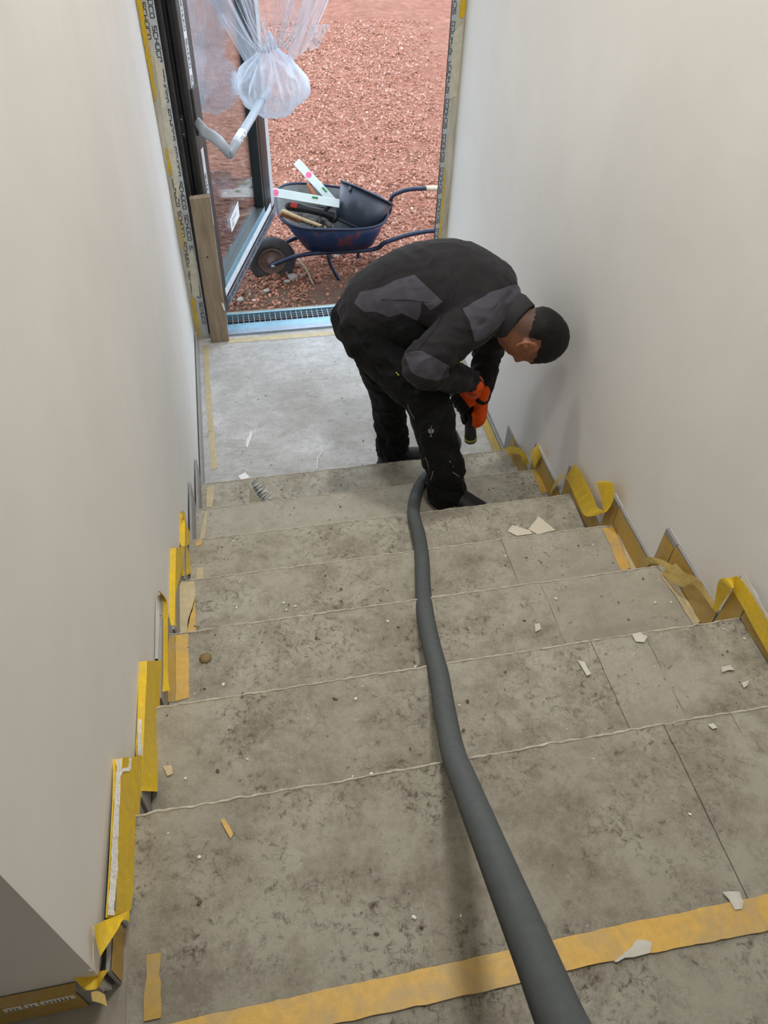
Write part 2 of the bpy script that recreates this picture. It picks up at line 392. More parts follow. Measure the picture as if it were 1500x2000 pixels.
# ------------------------------------------------------------ staircase (structure)
stairs = empty('staircase', (0, 0, 0), kind='structure')
for k in range(1, 7):
    obox('step', (-.06, 1.58, -k*RUN, -(k-1)*RUN-.002, -.2, k*RISE), M['concrete'], stairs)
def cover(x0, x1, y0, y1, z, seed, th=.0032, over=0, mat='fleece'):
    """fleece sheet with frayed edges, gently wavy"""
    nx = max(4, int((x1-x0)/.02)); ny = max(3, int((y1-y0)/.03)); bm = bmesh.new(); top = []; bot = []
    for j in range(ny+1):
        rt = []; rb = []
        for i in range(nx+1):
            x = x0+(x1-x0)*i/nx; y = y0+(y1-y0)*j/ny
            if j == ny: y += over+.0035*noise.noise(Vector((x*45, seed, 0)))+.004*noise.noise(Vector((x*9, seed, 4)))
            if i in (0, nx): x += .002*noise.noise(Vector((seed, y*30, 1)))
            h = .0012*noise.noise(Vector((x*14, y*14, seed)))
            if j == ny: h -= .0005
            rt.append(bm.verts.new((x, y, z+th+h))); rb.append(bm.verts.new((x, y, z+.0001)))
        top.append(rt); bot.append(rb)
    for j in range(ny):
        for i in range(nx):
            bm.faces.new((top[j][i], top[j][i+1], top[j+1][i+1], top[j+1][i])); bm.faces.new((bot[j][i], bot[j+1][i], bot[j+1][i+1], bot[j][i+1]))
    for i in range(nx):
        bm.faces.new((top[0][i], bot[0][i], bot[0][i+1], top[0][i+1])); bm.faces.new((top[ny][i], top[ny][i+1], bot[ny][i+1], bot[ny][i]))
    for j in range(ny):
        bm.faces.new((top[j][0], top[j+1][0], bot[j+1][0], bot[j][0])); bm.faces.new((top[j][nx], bot[j][nx], bot[j+1][nx], top[j+1][nx]))
    o = obj('fleece_sheet', bm, M[mat], stairs)
    if over:
        bm = bmesh.new(); P_ = []; R_ = []
        n = int((x1-x0)/.008)
        for i in range(n+1):
            x = x0+(x1-x0)*i/n; q = Vector((x*30, seed, 7))
            P_.append(Vector((x, y1+over+.0035*noise.noise(Vector((x*45, seed, 0)))+.004*noise.noise(Vector((x*9, seed, 4)))-.001+.0012*noise.noise(q*3), z+th-.0004+.0012*noise.noise(q)))); R_.append(.0026+.0024*noise.noise(q*1.7))
        tube(bm, P_, R_, 6, 1); obj('frayed_edge', bm, M['fringe'], o, True)
    return o
SEAMS = {1: [1.10], 2: [1.10], 3: [1.071], 4: [1.099], 5: [1.097], 6: [1.09, 1.236]}
for k in range(1, 7):
    xs = [xleft(-(k-.5)*RUN)+.019]+SEAMS[k]+[1.512]
    for i, (a, b) in enumerate(zip(xs, xs[1:])):
        cover(a+.0008, b-.0008, -k*RUN+.001, -(k-1)*RUN, k*RISE, k*3+i, .0030+.0016*((i+k) % 2), .004, 'cleaner' if (k, i) in ((5, 1), (4, 1), (6, 1), (2, 0)) else 'fleece')
# upper floor
floor_up = obox('floor', (-3.2, 1.6, -5.6, YTOP-.002, ZF-.25, ZF), M['concrete']); tag(floor_up, kind='structure')
for i, (a, b) in enumerate(((-.012, 1.085), (1.085, 1.24), (1.24, 1.512))):
    o = cover(a+.0008, b-.0008, -2.352, YTOP, ZF, 31+i, .0030+.0014*(i % 2), .004)
cover(-.25, 1.512, -3.2, -2.353, ZF, 44, .003)
# landing
landing = obox('floor', (-.06, 1.6, -.02, YD+.055, -.25, 0), M['landing']); tag(landing, kind='structure')

# tapes stuck to the stairs (parts of the staircase)
def stick(pix, z, mat='tapedirty', **kw): return flat('masking_tape', pix, z, M[mat], stairs, lift=.0062, **kw)
stick([(900, 1878), (1200, 1810), (1560, 1736), (1560, 1782), (1200, 1856), (900, 1928), (600, 1992), (240, 2066), (240, 2020), (600, 1943)], ZF, 'tapefloor', amp=.0012)
stick([(900, 1924), (1200, 1852), (1560, 1778), (1560, 1808), (1200, 1877), (900, 1948), (600, 2014), (240, 2094), (240, 2062), (600, 1988)], ZF, 'tapefloor', amp=.0012, th=.0018)
stick([(288, 1868), (314, 1860), (316, 1990), (282, 1998)], ZF, 'tapedirty', amp=.003)
stick([(343, 1243), (369, 1240), (370, 1366), (344, 1372)], 5*RISE, 'tapefloor', amp=.001)
stick([(330, 1246), (342, 1244), (343, 1372), (322, 1376)], 5*RISE, 'tapedirty', amp=.002)
stick([(381, 1172), (384, 1236), (366, 1238), (368, 1215)], 4*RISE, 'tapefloor', amp=.001)
stick([(352, 1140), (380, 1137), (382, 1170), (366, 1236), (346, 1240)], 4*RISE, 'tapefaint', amp=.002)
stick([(382, 1062), (396, 1056), (394, 1066), (383, 1070)], 3*RISE, 'tapefloor')
stick([(385, 1112), (398, 1110), (397, 1132), (384, 1134)], 3*RISE, 'tapefaint')
stick([(402, 1000), (406, 999), (401, 1052), (390, 1056)], 2*RISE+0, 'tapefaint')
stick([(404, 954), (420, 952), (415, 992), (404, 993)], RISE, 'tapefaint')
stick([(1176, 1034), (1196, 1030), (1230, 1112), (1213, 1119)], 4*RISE, 'tapefloor', amp=.002)
stick([(1198, 1031), (1207, 1030), (1248, 1112), (1232, 1116)], 4*RISE, 'tapefaint', amp=.004)
stick([(1038, 922), (1050, 920), (1069, 963), (1057, 967)], 2*RISE, 'tapedirty', amp=.002)
stick([(988, 884), (1002, 882), (1026, 915), (1010, 916)], RISE, 'tapedirty', amp=.002)
stick([(1287, 1120), (1300, 1118), (1368, 1216), (1352, 1222)], 5*RISE, 'tapefaint', amp=.003)
stick([(432, 1604), (440, 1602), (458, 1636), (448, 1642)], ZF, 'tapefloor', amp=.004)
stick([(322, 1498), (336, 1496), (340, 1512), (326, 1516)], 6*RISE, 'tapefaint', amp=.004)
def lay(pix, mat, **kw): return flat('masking_tape', pix, 0, M[mat], landing, lift=.001, **kw)
lay([(397, 676), (407, 675), (413, 780), (402, 780)], 'tapefaint', amp=.003)
lay([(402, 780), (413, 780), (424, 915), (413, 917)], 'tapefaint', amp=.004)
lay([(440, 662), (659, 646), (672, 653), (444, 671)], 'tapefaint', amp=.003)

# ------------------------------------------------------------ walls
def struct(o): return tag(o, kind='structure')
bm = bmesh.new()
pts = [(x, y) for x, y in WLP]+[(.007, 1.80), (-.25, 1.80), (-.25, YC)]
slab(bm, [(x, y, -.25) for x, y in pts][::-1], CEIL+.3)
wl = struct(obj('wall_left', bm, M['wall']))
struct(obox('wall_right', (W, W+.2, -5.6, 1.475, -.25, CEIL+.05), M['wall']))
struct(obox('wall_back', (-3.2, 1.73, -5.8, -5.6, ZF-.25, CEIL+.05), M['wall']))
struct(obox('wall_far_left', (-3.4, -3.2, -5.8, YC, ZF-.25, CEIL+.05), M['wall']))
struct(obox('wall_landing', (-3.4, -.25, YC, YC+.2, ZF-.25, CEIL+.05), M['wall']))
wf = bmesh.new(); box(wf, -.25, W+.2, YD+.002, 1.80, 2.30, CEIL+.05)
struct(obj('wall_front', wf, M['wall']))
wo = bmesh.new(); box(wo, -3.5, .03, 1.64, 1.80, -.6, 4.2); box(wo, 1.531, 5, 1.477, 1.56, -.6, 4.2); struct(obj('wall_outside', wo, M['plaster']))
struct(obox('ceiling', (-3.4, 1.73, -5.8, 1.80, CEIL, CEIL+.2), M['ceiling']))
for x, y in ((.80, .25), (.70, -1.55), (.40, -3.9)):  # the rear fitting goes with the added fill lamp
    L_ = empty('ceiling_light', (x, y, CEIL), {.25: 'round recessed ceiling downlight above the landing by the door', -1.55: 'round recessed ceiling downlight above the middle of the stairs', -3.9: 'unseen downlight added as soft fill over the rear of the upper floor'}[y], 'light', 'downlights over the stairs')
    bm = bmesh.new(); lathe(bm, Vector((x, y, CEIL-.002)), Vector((0, 0, 1)), [(.075, 0), (.075, .004), (.055, .004)], 24)
    obj('trim_ring', bm, M['lamp'], L_); bm = bmesh.new(); lathe(bm, Vector((x, y, CEIL-.006)), Vector((0, 0, 1)), [(.05, 0), (.05, .003)], 24); obj('diffuser', bm, M['glow'], L_)

# ------------------------------------------------------------ skirting
H = .10; D = .072
def tile(base, x0, x1, y0, y1, z0, z1, mat='tile', name='tile'):
    bm = bmesh.new(); box(bm, x0, x1, y0, y1, z0, z1)
    bmesh.ops.bevel(bm, geom=bm.edges[:], offset=.0008, segments=1, affect='EDGES'); return obj(name, bm, M[mat], base)
bl = empty('baseboard_left', (0, 0, 0), kind='structure'); br = empty('baseboard_right', (W, 0, 0), kind='structure')
for k in range(1, 8):
    yn = -(k-1)*RUN; z = k*RISE; g = .0015
    y0 = -k*RUN+D if k < 7 else YC
    xl = xleft(yn-.1)
    fx0, fx1 = xl+.006, xl+.016
    if k == 7:
        tile(bl, fx0, fx1+.002, -2.17, yn, z, z+H); tile(bl, fx0-.0, fx1-.004, YC+.004, -2.172, z, z+H-.012)
    else: tile(bl, fx0, fx1, y0+g, yn, z, z+H)
    tile(bl, fx0-.001, fx1-.001, yn+g, yn+D, (k-1)*RISE, z+H)
    tile(bl, xl+.0002, fx0, y0+g, yn+D, z+.02, z+H-.012, 'black', 'gap_shade')  # black strip standing in for the dark gap between wall and tile
    y0r = -k*RUN+D if k < 7 else -3.0
    tile(br, W-.016, W-.005, y0r+g, yn, z, z+H); tile(br, W-.017, W-.006, yn+g, yn+D, (k-1)*RISE, z+H)
    tile(br, W-.005, W-.0002, y0r+g, yn+D, z+.02, z+H-.006, 'plaster', 'plaster_joint')
tile(bl, .012, .022, D+.003, 1.40, 0, H); tile(br, W-.016, W-.006, D+.003, 1.45, 0, H)
be = empty('baseboard_end', (-1, YC, ZF), kind='structure')
for i in range(4): tile(be, -.045-.6*(i+1)+.002, -.045-.6*i, YC-.014, YC-.004, ZF, ZF+.085)
for i in range(4): tile(be, -.04-.6*(i+1)+.002, -.045-.6*i, YC-.004, YC, ZF+.01, ZF+.08, 'plaster', 'plaster_joint')

# tape films stuck on the skirting faces and tops
def facefilm(base, x, y0, y1, z0, z1, mat, side=1, seed=0, notch=.006):
    """thin sheet against a skirting face (plane x), wavy lower edge"""
    n = max(4, int((y1-y0)/.012)); bm = bmesh.new(); rows = []
    for i in range(n+1):
        y = y0+(y1-y0)*i/n; lo = z0+notch*noise.noise(Vector((y*25, seed, 0))); hi = z1
        rows.append([bm.verts.new((x+side*(.0006+.0012*abs(noise.noise(Vector((y*20, z*15, seed))))), y, z)) for z in (lo, (lo+hi)/2, hi)])
    for p, q in zip(rows, rows[1:]):
        for j in range(2): bm.faces.new((p[j], q[j], q[j+1], p[j+1]))
    o = obj('masking_tape', bm, mat, base)
    o.modifiers.new('s', 'SOLIDIFY').thickness = .0004; return o

def ribbon(rows, mat, name='masking_tape', parent=None, label=None, th=.0005, sub=5, top=None, jag=0):
    """tape strip; rows = (u1,v1,u2,v2,x1[,x2]) measured in the photo, with its true distance x from the left"""
    P = []
    for r in rows:
        x1 = r[4]; x2 = r[5] if len(r) > 5 else x1
        if top:      # wraps over the tile: lies on its top edge, bends at the front edge, hangs down the face
            P.append((at(r[0], r[1], 2, top+.0012), at(r[2], r[3], 0, x2)))
        else: P.append((at(r[0], r[1], 0, x1), at(r[2], r[3], 0, x2)))
    A, _ = catmull([p[0] for p in P], [1]*len(P), sub); B, _ = catmull([p[1] for p in P], [1]*len(P), sub)
    bm = bmesh.new(); g = []
    for a, b in zip(A, B):
        mid = (a+b)/2+Vector((.0015*noise.noise(a*60), 0, 0))
        if jag: a = a+Vector((.0015*noise.noise(a*90)-.001, 0, 0)); b = b+Vector((.0015*noise.noise(b*90)+.001, 0, 0)); mid = (a+b)/2
        if top: mid = Vector((max(a.x+.002, xleft(a.y)+.0178), a.y, top+.0012))
        g.append([bm.verts.new(a), bm.verts.new(mid), bm.verts.new(b)])
    for p, q in zip(g, g[1:]):
        for j in range(2): bm.faces.new((p[j], q[j], q[j+1], p[j+1]))
    bmesh.ops.recalc_face_normals(bm, faces=bm.faces)
    me = bpy.data.meshes.new(name); bm.to_mesh(me); bm.free()
    o = link(name, me, M[mat], parent, False); o.modifiers.new('s', 'SOLIDIFY').thickness = th
    if label: tag(o, label, 'tape', 'loose masking tape on the skirting')
    return o
# ochre films on the right skirting
for k in range(1, 7):
    yn = -(k-1)*RUN; z = k*RISE
    facefilm(br, W-.017, -k*RUN+D+.004, yn+.002, z+.006, z+H-.004, M['tapedirty'], -1, k)
    if k > 1: facefilm(br, W-.018, yn+.004, yn+D-.006, (k-1)*RISE+.008, z+H-.02, M['tapedirty'], -1, k+9)
facefilm(br, W-.017, D+.01, 1.40, .004, .09, M['tapeland'] if 'tapeland' in M else M['tapedirty'], -1, 40)  # tape colour lightened for the light falling on the landing
xr = W-.024
ribbon([(982, 876, 988, 886, xr), (1000, 872, 1006, 886, xr-.012), (1016, 876, 1018, 890, xr-.016), (1027, 888, 1022, 904, xr-.012), (1034, 904, 1022, 912, xr)], 'tape', label='small yellow tape curl at the top of the landing beside the first right skirting tile')
ribbon([(1036, 884, 1052, 866, xr), (1038, 896, 1054, 874, xr-.01), (1044, 912, 1056, 884, xr-.012), (1052, 902, 1058, 890, xr-.004)], 'tape', label='narrow folded yellow tape on the second skirting step, right wall')
ribbon([(1105, 933, 1121, 907, xr, xr+.004), (1112, 946, 1130, 916, xr), (1122, 968, 1142, 938, xr-.004), (1132, 990, 1156, 966, xr-.01), (1140, 1005, 1166, 990, xr-.02), (1150, 1009, 1176, 996, xr-.03), (1166, 1006, 1184, 1000, xr-.03), (1178, 1000, 1196, 982, xr-.022), (1175, 976, 1200, 962, xr-.02), (1166, 946, 1196, 944, xr-.016), (1163, 941, 1184, 939, xr-.012)], 'tape', label='bright yellow tape hanging and looping upward on the third right skirting step')
ribbon([(1253, 1112, 1262, 1118, xr), (1253, 1098, 1264, 1106, xr-.014), (1266, 1088, 1276, 1100, xr-.028), (1290, 1092, 1292, 1104, xr-.034), (1306, 1100, 1300, 1112, xr-.036), (1322, 1110, 1312, 1118, xr-.03)], 'tapeback', label='pale arched tape loop above the fifth step at right wall')
ribbon([(1291, 1120, 1320, 1100, xr-.03), (1304, 1128, 1336, 1118, xr-.03), (1330, 1146, 1352, 1124, xr-.024), (1352, 1142, 1370, 1136, xr-.016), (1372, 1160, 1376, 1148, xr-.008), (1392, 1190, 1396, 1180, xr)], 'tapeback', label='twisted pale tape strip falling into the notch before the highest right step')
ribbon([(1394, 1192, 1400, 1196, xr), (1397, 1168, 1412, 1176, xr-.006), (1402, 1140, 1424, 1160, xr-.02), (1409, 1130, 1430, 1150, xr-.028), (1424, 1129, 1434, 1148, xr-.024), (1440, 1126, 1434, 1156, xr-.012), (1454, 1140, 1450, 1184, xr-.006), (1474, 1172, 1466, 1214, xr-.004), (1500, 1214, 1488, 1254, xr-.003), (1540, 1280, 1524, 1318, xr-.003)], 'tape', label='long bright yellow tape over the uppermost right skirting with a raised fold')
ribbon([(1455, 1121, 1446, 1128, xr+.006), (1476, 1158, 1462, 1160, xr+.002), (1500, 1200, 1482, 1196, xr+.002), (1530, 1250, 1510, 1240, xr+.002)], 'plaster', name='plaster_smear', parent=br)
ribbon([(1097, 924, 1101, 928, xr), (1086, 938, 1090, 944, xr-.014), (1078, 952, 1080, 958, xr-.01), (1074, 962, 1076, 966, xr)], 'tapeback', label='thin tape sliver bridging second and third right skirting steps')
# left skirting tapes
xf = lambda y: xleft(y)+.0175
L = 'tape'
ribbon([(346, 1003, 352, 999, -.004, .004), (347, 1030, 364, 1024, -.004, .010), (349, 1050, 372, 1044, -.004, .012), (354, 1068, 369, 1064, -.002, .012)], L, top=3*RISE+H, label='yellow tape sheet wrapping the third left skirting step')
ribbon([(350, 1070, 364, 1062, -.002, .008), (352, 1096, 371, 1090, .000, .012), (355, 1126, 375, 1120, .002, .016)], L, label='square ended yellow tape flap below the third left skirting step')
ribbon([(328, 1071, 361, 1069, -.008, .012), (328, 1090, 358, 1098, -.008, .012), (329, 1120, 352, 1126, -.008, .008), (330, 1160, 344, 1160, -.006, .004), (330, 1200, 344, 1208, -.006, .002), (334, 1222, 345, 1226, -.004, .004)], L, top=4*RISE+H, label='yellow tape sheet folded over the fourth left skirting step')
ribbon([(307, 1156, 312, 1154, -.010, .0), (313, 1162, 327, 1178, -.010, .004), (313, 1210, 328, 1222, -.010, .004), (313, 1270, 328, 1290, -.010, .004), (314, 1310, 329, 1330, -.010, .006), (314, 1352, 332, 1348, -.008, .010)], L, label='narrow yellow tape beside the white plastered fifth left skirting tile')
ribbon([(305, 1163, 314, 1161, -.016, -.010), (304, 1220, 314, 1220, -.016, -.010), (303, 1287, 315, 1285, -.018, -.010)], 'plaster', name='plaster_smear', parent=bl)
ribbon([(270, 1293, 316, 1290, -.020, .002), (270, 1330, 314, 1330, -.020, .002), (269, 1380, 312, 1384, -.020, .000), (267, 1430, 310, 1440, -.022, .000), (265, 1473, 309, 1500, -.022, .004), (276, 1545, 308, 1546, -.018, .006)], L, top=6*RISE+H, label='wide yellow tape sheet with a hanging pointed end, sixth left skirting step')
ribbon([(220, 1483, 278, 1477, -.028, -.002), (220, 1540, 276, 1540, -.028, -.003), (216, 1620, 270, 1620, -.028, -.004), (212, 1700, 264, 1700, -.030, -.005), (206, 1793, 256, 1777, -.030, -.006)], L, top=7*RISE+H, label='longest yellow tape sheet with a white plaster line, on the upper floor skirting')
ribbon([(229, 1482, 256, 1480, -.016, -.008), (230, 1496, 254, 1504, -.0145, -.008), (229, 1510, 236, 1512, -.014, -.012), (226, 1560, 233, 1560, -.014, -.012), (221, 1640, 230, 1640, -.014, -.012), (218, 1710, 228, 1710, -.0145, -.012), (214, 1760, 223, 1760, -.015, -.012), (212, 1786, 222, 1788, -.015, -.012)], 'speckle', name='plaster_smear', parent=bl, sub=12, jag=1)
ribbon([(272, 1405, 275, 1405, -.010, -.008), (271, 1440, 276, 1440, -.010, -.008), (270, 1474, 278, 1476, -.010, -.008)], 'speckle', name='plaster_smear', parent=bl, sub=10, jag=1)
ribbon([(184, 1808, 196, 1868, -.026, -.020), (205, 1797, 214, 1840, -.020, -.010), (226, 1789, 230, 1815, -.010, -.004), (243, 1782, 240, 1797, -.004, .0), (254, 1777, 252, 1800, -.002, .002)], L, label='twisted yellow tape end at the corner of the upper floor skirting')
ribbon([(168, 1809, 184, 1807, -.040, -.034), (170, 1850, 184, 1850, -.040, -.034), (173, 1897, 181, 1896, -.040, -.036)], 'plaster', name='plaster_smear', parent=bl)
ribbon([(142, 1906, 163, 1933, -.070, -.056), (165, 1903, 172, 1934, -.056, -.048), (188, 1898, 190, 1930, -.040, -.036), (211, 1894, 200, 1912, -.020, -.024)], L, label='horizontal yellow tape flap at the wall corner')
ribbon([(178, 1938, 180, 1955, -.034, -.034), (192, 1936, 198, 1960, -.026, -.024), (205, 1943, 210, 1966, -.020, -.018)], 'tapeback', label='crumpled pale tape scrap below the corner flap')
facefilm(bl, -.020, -2.255, -2.172, ZF+.002, ZF+.08, M['tapedirty'], 1, 70)
# tape over the skirting of the end wall
bm = bmesh.new(); rws = []
for i in range(60):
    x = -.07-.03*i; n_ = noise.noise(Vector((x*20, 0, 3)))*.004
    rws.append([bm.verts.new(q) for q in ((x, YC-.002, ZF+.088), (x, YC-.0165, ZF+.087), (x, YC-.0165-.001*abs(n_*200), ZF+.045), (x, YC-.018-.02*abs(n_*20), ZF+.004+n_))])
for p, q in zip(rws, rws[1:]):
    for j in range(3): bm.faces.new((p[j], q[j], q[j+1], p[j+1]))
obj('masking_tape', bm, M['tapedirty'], be)
bm = bmesh.new()
for i in range(70):
    x = -.08-.006*i; s = .004+.003*noise.noise(Vector((i*.7, 2, 1)))
    if noise.noise(Vector((i*.31, 5, 1))) > -.25: box(bm, x-.004, x+.004, YC-.0185, YC-.0165, ZF+.070-s, ZF+.074+s)
obj('plaster_smear', bm, M['plaster'], be)

# ------------------------------------------------------------ door frame
df = empty('door_frame', (.05, YD, 0), kind='structure')
obox('jamb', (.0075, .086, YD, YD+.09, 0, 2.3), M['frame'], df, .001)
obox('jamb', (1.459, 1.529, YD, YD+.010, 0, 2.3), M['frame'], df, .001); obox('jamb_core', (1.500, 1.529, YD+.010, YD+.09, 0, 2.3), M['gasket'], df)
obox('head', (.086, 1.459, YD, YD+.09, 2.22, 2.3), M['frame'], df, .001)
obox('protective_foil', (.052, .0866, YD-.0012, YD, .02, 2.2), M['foil'], df)
obox('protective_foil', (1.4584, 1.482, YD-.0012, YD, .02, 2.2), M['foil'], df)
obox('gasket', (1.4560, 1.4592, YD+.001, YD+.009, .02, 2.2), M['gasket'], df)
for x0, x1, y0, y1, mt in ((.0862, .098, YD+.004, YD+.03, 'gasket'), (.0862, .112, YD+.03, YD+.065, 'profile'), (.0862, .128, YD+.065, YD+.10, 'gasket'), (.098, .150, YD+.10, YD+.135, 'profiledark'), (.10, .168, YD+.135, YD+.165, 'gasket')):
    obox('rebate_profile', (x0, x1, y0, y1, .03, 2.22), M[mt], df)
for z0 in (.30, 1.15):
    hg = obox('hinge', (.090, .132, YD+.052, YD+.062, z0, z0+.11), M['darksteel'], df, .002)
    for dz in (.02, .09):
        for dx in (.10, .122):
            bm = bmesh.new(); lathe(bm, Vector((dx, YD+.050, z0+dz)), Vector((0, 1, 0)), [(.004, -.001), (.004, .003)], 10); obj('screw', bm, M['steel'], hg)
lt = bmesh.new()
for i in range(13):
    z = .10+i*.176
    if .12 < z < .62 or i in (2,): 
        pass
    word(lt, Vector((.060 if i % 2 else .061, YD-.0014, z+.150)), Vector((0, 0, -1)), Vector((1, 0, 0)), Vector((0, -1, 0)), .150, .017, .0035)
obj('lettering', lt, M['ink'], df)
lt = bmesh.new()
for z, sk in ((.30, ''), (.475, ''), (.65, ''), (.82, ''), (1.60, '')):
    word(lt, Vector((.030, YD-.0008, z+.15)), Vector((0, 0, -1)), Vector((1, 0, 0)), Vector((0, -1, 0)), .150, .016, .003, skip=sk)
obj('lettering', lt, M['ink'], df)
lt = bmesh.new()
for i in range(13):
    z = .12+i*.173
    word(lt, Vector((1.477-.0*i, YD-.0014, z)), Vector((0, 0, 1)), Vector((-1, 0, 0)), Vector((0, -1, 0)), .148, .015, .003)
obj('lettering', lt, M['ink'], df)
def smear(name, poly, mat, amp=.004):
    bm = bmesh.new(); P = jag([(x, YD-.0016, z) for x, z in poly], .012, 0, 0)
    P = [p+Vector((noise.noise(p*60)*amp*1.6, 0, noise.noise(p*60+Vector((9, 0, 0)))*amp)) for p in P]
    slab(bm, P, .0012, Vector((0, -1, 0))); return obj(name, bm, mat, df)
tp = NT  # noqa
ytape = tape_material('smeared_yellow_tape', (222, 184, 36), .5)
smear('masking_tape', [(.012, 1.34), (.026, 1.36), (.030, 1.62), (.034, 1.80), (.014, 1.80), (.010, 1.55)], ytape)
smear('masking_tape', [(.020, .98), (.036, 1.0), (.034, 1.12), (.022, 1.13)], ytape)
smear('masking_tape', [(.022, .60), (.030, .58), (.034, .74), (.026, .78)], ytape)
smear('masking_tape', [(.018, .02), (.034, .03), (.040, .26), (.020, .30)], ytape)
smear('masking_tape', [(1.482, .50), (1.494, .50), (1.495, .93), (1.486, .98)], ytape, .002)
smear('masking_tape', [(1.497, 1.66), (1.522, 1.66), (1.524, 2.1), (1.498, 2.1)], ytape, .003)
smear('plaster_smear', [(.040, .86), (.060, .90), (.070, 1.10), (.066, 1.35), (.076, 1.5), (.045, 1.55), (.034, 1.2)], simple('cream_filler', (206, 202, 184), .85, bump=.3), .005)
smear('plaster_smear', [(.028, .28), (.070, .30), (.084, .42), (.078, .6), (.050, .55)], bpy.data.materials['cream_filler'], .005)
smear('plaster_smear', [(1.478, 1.30), (1.522, 1.32), (1.522, 1.64), (1.472, 1.60)], bpy.data.materials['cream_filler'], .004)

# threshold and drain grate
sill = struct(obox('threshold', (.086, 1.459, YD+.004, YD+.058, -.03, .012), M['alu'], None, .004)); sill.name = 'trim_1'
o = struct(obox('trim_2', (.10, 1.459, YD+.058, YD+.115, -.03, .006), M['blue'], None, .003))
gr = empty('drain_grate', (.80, 1.64, -.01), 'galvanised mesh drain grate lying just outside the door sill', 'grate')
gy0, gy1, gx0, gx1 = 1.583, 1.70, .16, 1.47
obox('frame_rail', (gx0, gx1, gy0-.004, gy0+.010, -.03, .004), M['blue'], gr); obox('frame_rail', (gx0, gx1, gy1, gy1+.016, -.03, .006), M['blue'], gr)
obox('channel', (gx0, gx1, gy0, gy1, -.09, -.05), M['black'], gr)
nb = 0; x = gx0+.01
while x < gx1:
    obox('grate_bar', (x-.0016, x+.0016, gy0, gy1, -.006, .001), M['alu'], gr); x += .0335; nb += 1
for j in range(1, 5): obox('cross_bar', (gx0, gx1, gy0+(gy1-gy0)*j/5-.0011, gy0+(gy1-gy0)*j/5+.0011, -.006, -.001), M['steel'], gr)

# weathered board standing at the left jamb
bm = bmesh.new(); prev = None; rings = []
for i in range(15):
    z = .003+.882*i/14; t = i/14
    cx = .151+.006*t; hw = .053+.002*noise.noise(Vector((0, 0, z*9))); hy = .022
    rings.append([bm.verts.new((cx+sx*hw*(1 if abs(sy) < 2 else 1)+.002*noise.noise(Vector((sx*3, sy, z*12))), 1.434+sy*hy, z+(.004*sx if i == 14 else 0))) for sx, sy in ((-1, -.8), (-.9, -1), (.9, -1), (1, -.8), (1, .8), (.9, 1), (-.9, 1), (-1, .8))])
skin_rings(bm, rings); board = obj('wooden_board', bm, M['wood'])
tag(board, 'weathered grey wooden board standing upright against the left door jamb', 'board')
bm = bmesh.new(); lathe(bm, Vector((.150, 1.4120, .555)), Vector((0, -1, 0)), [(.007, -.002), (.005, .0006)], 10)
obj('knot', bm, simple('dark_knot', (44, 34, 26), .9), board)
bm = bmesh.new(); slab(bm, jag([(.19, 1.4118, .27), (.204, 1.4118, .26), (.206, 1.4118, .21), (.196, 1.4118, .225)], .004, .001), .0008, Vector((0, -1, 0))); obj('paint_chip', bm, M['plaster'], board)

# ------------------------------------------------------------ door leaf (open outward)
LA = Vector((.215, 1.690, 0)); LB = Vector((.619, 2.910, 0)); LD = (LB-LA).normalized(); LN = Vector((LD.y, -LD.x, 0)).normalized()
def lp(s, z, d=0): return LA+LD*s+LN*d+Vector((0, 0, z))
door = empty('door_leaf', lp(-.19, .05), 'open glazed entrance door leaf with dark frame and foil lettering', 'door')
door['kind'] = 'structure'; del door['label']; del door['category']; door.name = 'door_1'
def leafbox(name, s0, s1, z0, z1, d0, d1, mat, parent=None, bev=0):
    bm = bmesh.new(); vs = [bm.verts.new(lp(s, z, d)) for s in (s0, s1) for d in (d0, d1) for z in (z0, z1)]
    for f in ((0, 1, 3, 2), (4, 6, 7, 5), (0, 4, 5, 1), (2, 3, 7, 6), (0, 2, 6, 4), (1, 5, 7, 3)): bm.faces.new([vs[i] for i in f])
    if bev: bmesh.ops.bevel(bm, geom=bm.edges[:], offset=bev, segments=1, affect='EDGES')
    return obj(name, bm, mat, parent or door)
S0, S1, ZT, ZB = -.125, 1.33, 2.24, .045
leafbox('hinge_stile', S0, .028, ZB, ZT, -.07, 0, M['profile'], bev=.003)
leafbox('rebate_lip', S0-.03, S0, ZB, ZT, -.05, -.03, M['gasket'])
leafbox('free_stile', 1.02, 1.235, .145, ZT, -.07, 0, M['profiledark'], bev=.003)
leafbox('stile_gasket', 1.06, 1.15, .20, ZT, 0, .003, M['black'])
leafbox('stile_edge', 1.235, S1, ZB+.02, ZT, -.06, -.004, M['foil'], bev=.003)
leafbox('top_rail', .028, 1.02, 2.12, ZT, -.07, 0, M['profile'])
leafbox('bottom_rail', .028, 1.02, .145, .243, -.07, 0, M['profile'])
leafbox('rail_foil', .0, 1.205, .148, .196, 0, .003, M['white']); leafbox('rail_cover', .02, 1.04, .196, .243, 0, .002, M['blue'])
leafbox('bottom_edge', S0, S1, ZB, .145, -.06, -.004, M['profiledark'], bev=.002); leafbox('edge_foil', S0, S1-.01, .055, .115, -.004, -.0025, M['alu'])
leafbox('glass_pane', .02, 1.03, .235, 2.13, -.040, -.032, M['glass'])
leafbox('foil_strip', -.080, -.038, 1.225, ZT, 0, .0012, M['white']); leafbox('foil_strip', -.075, -.035, .62, 1.05, 0, .0012, M['white']); leafbox('foil_strip', -.085, -.05, .06, .60, 0, .0012, M['white'])
lt = bmesh.new(); z = 2.2
while z > .2:
    if not (1.04 < z < 1.40 or .6 < z < .66): word(lt, lp(-.072, z, .0016), Vector((0, 0, -1)), LD, LN, .13, .022, .0035)
    z -= .16
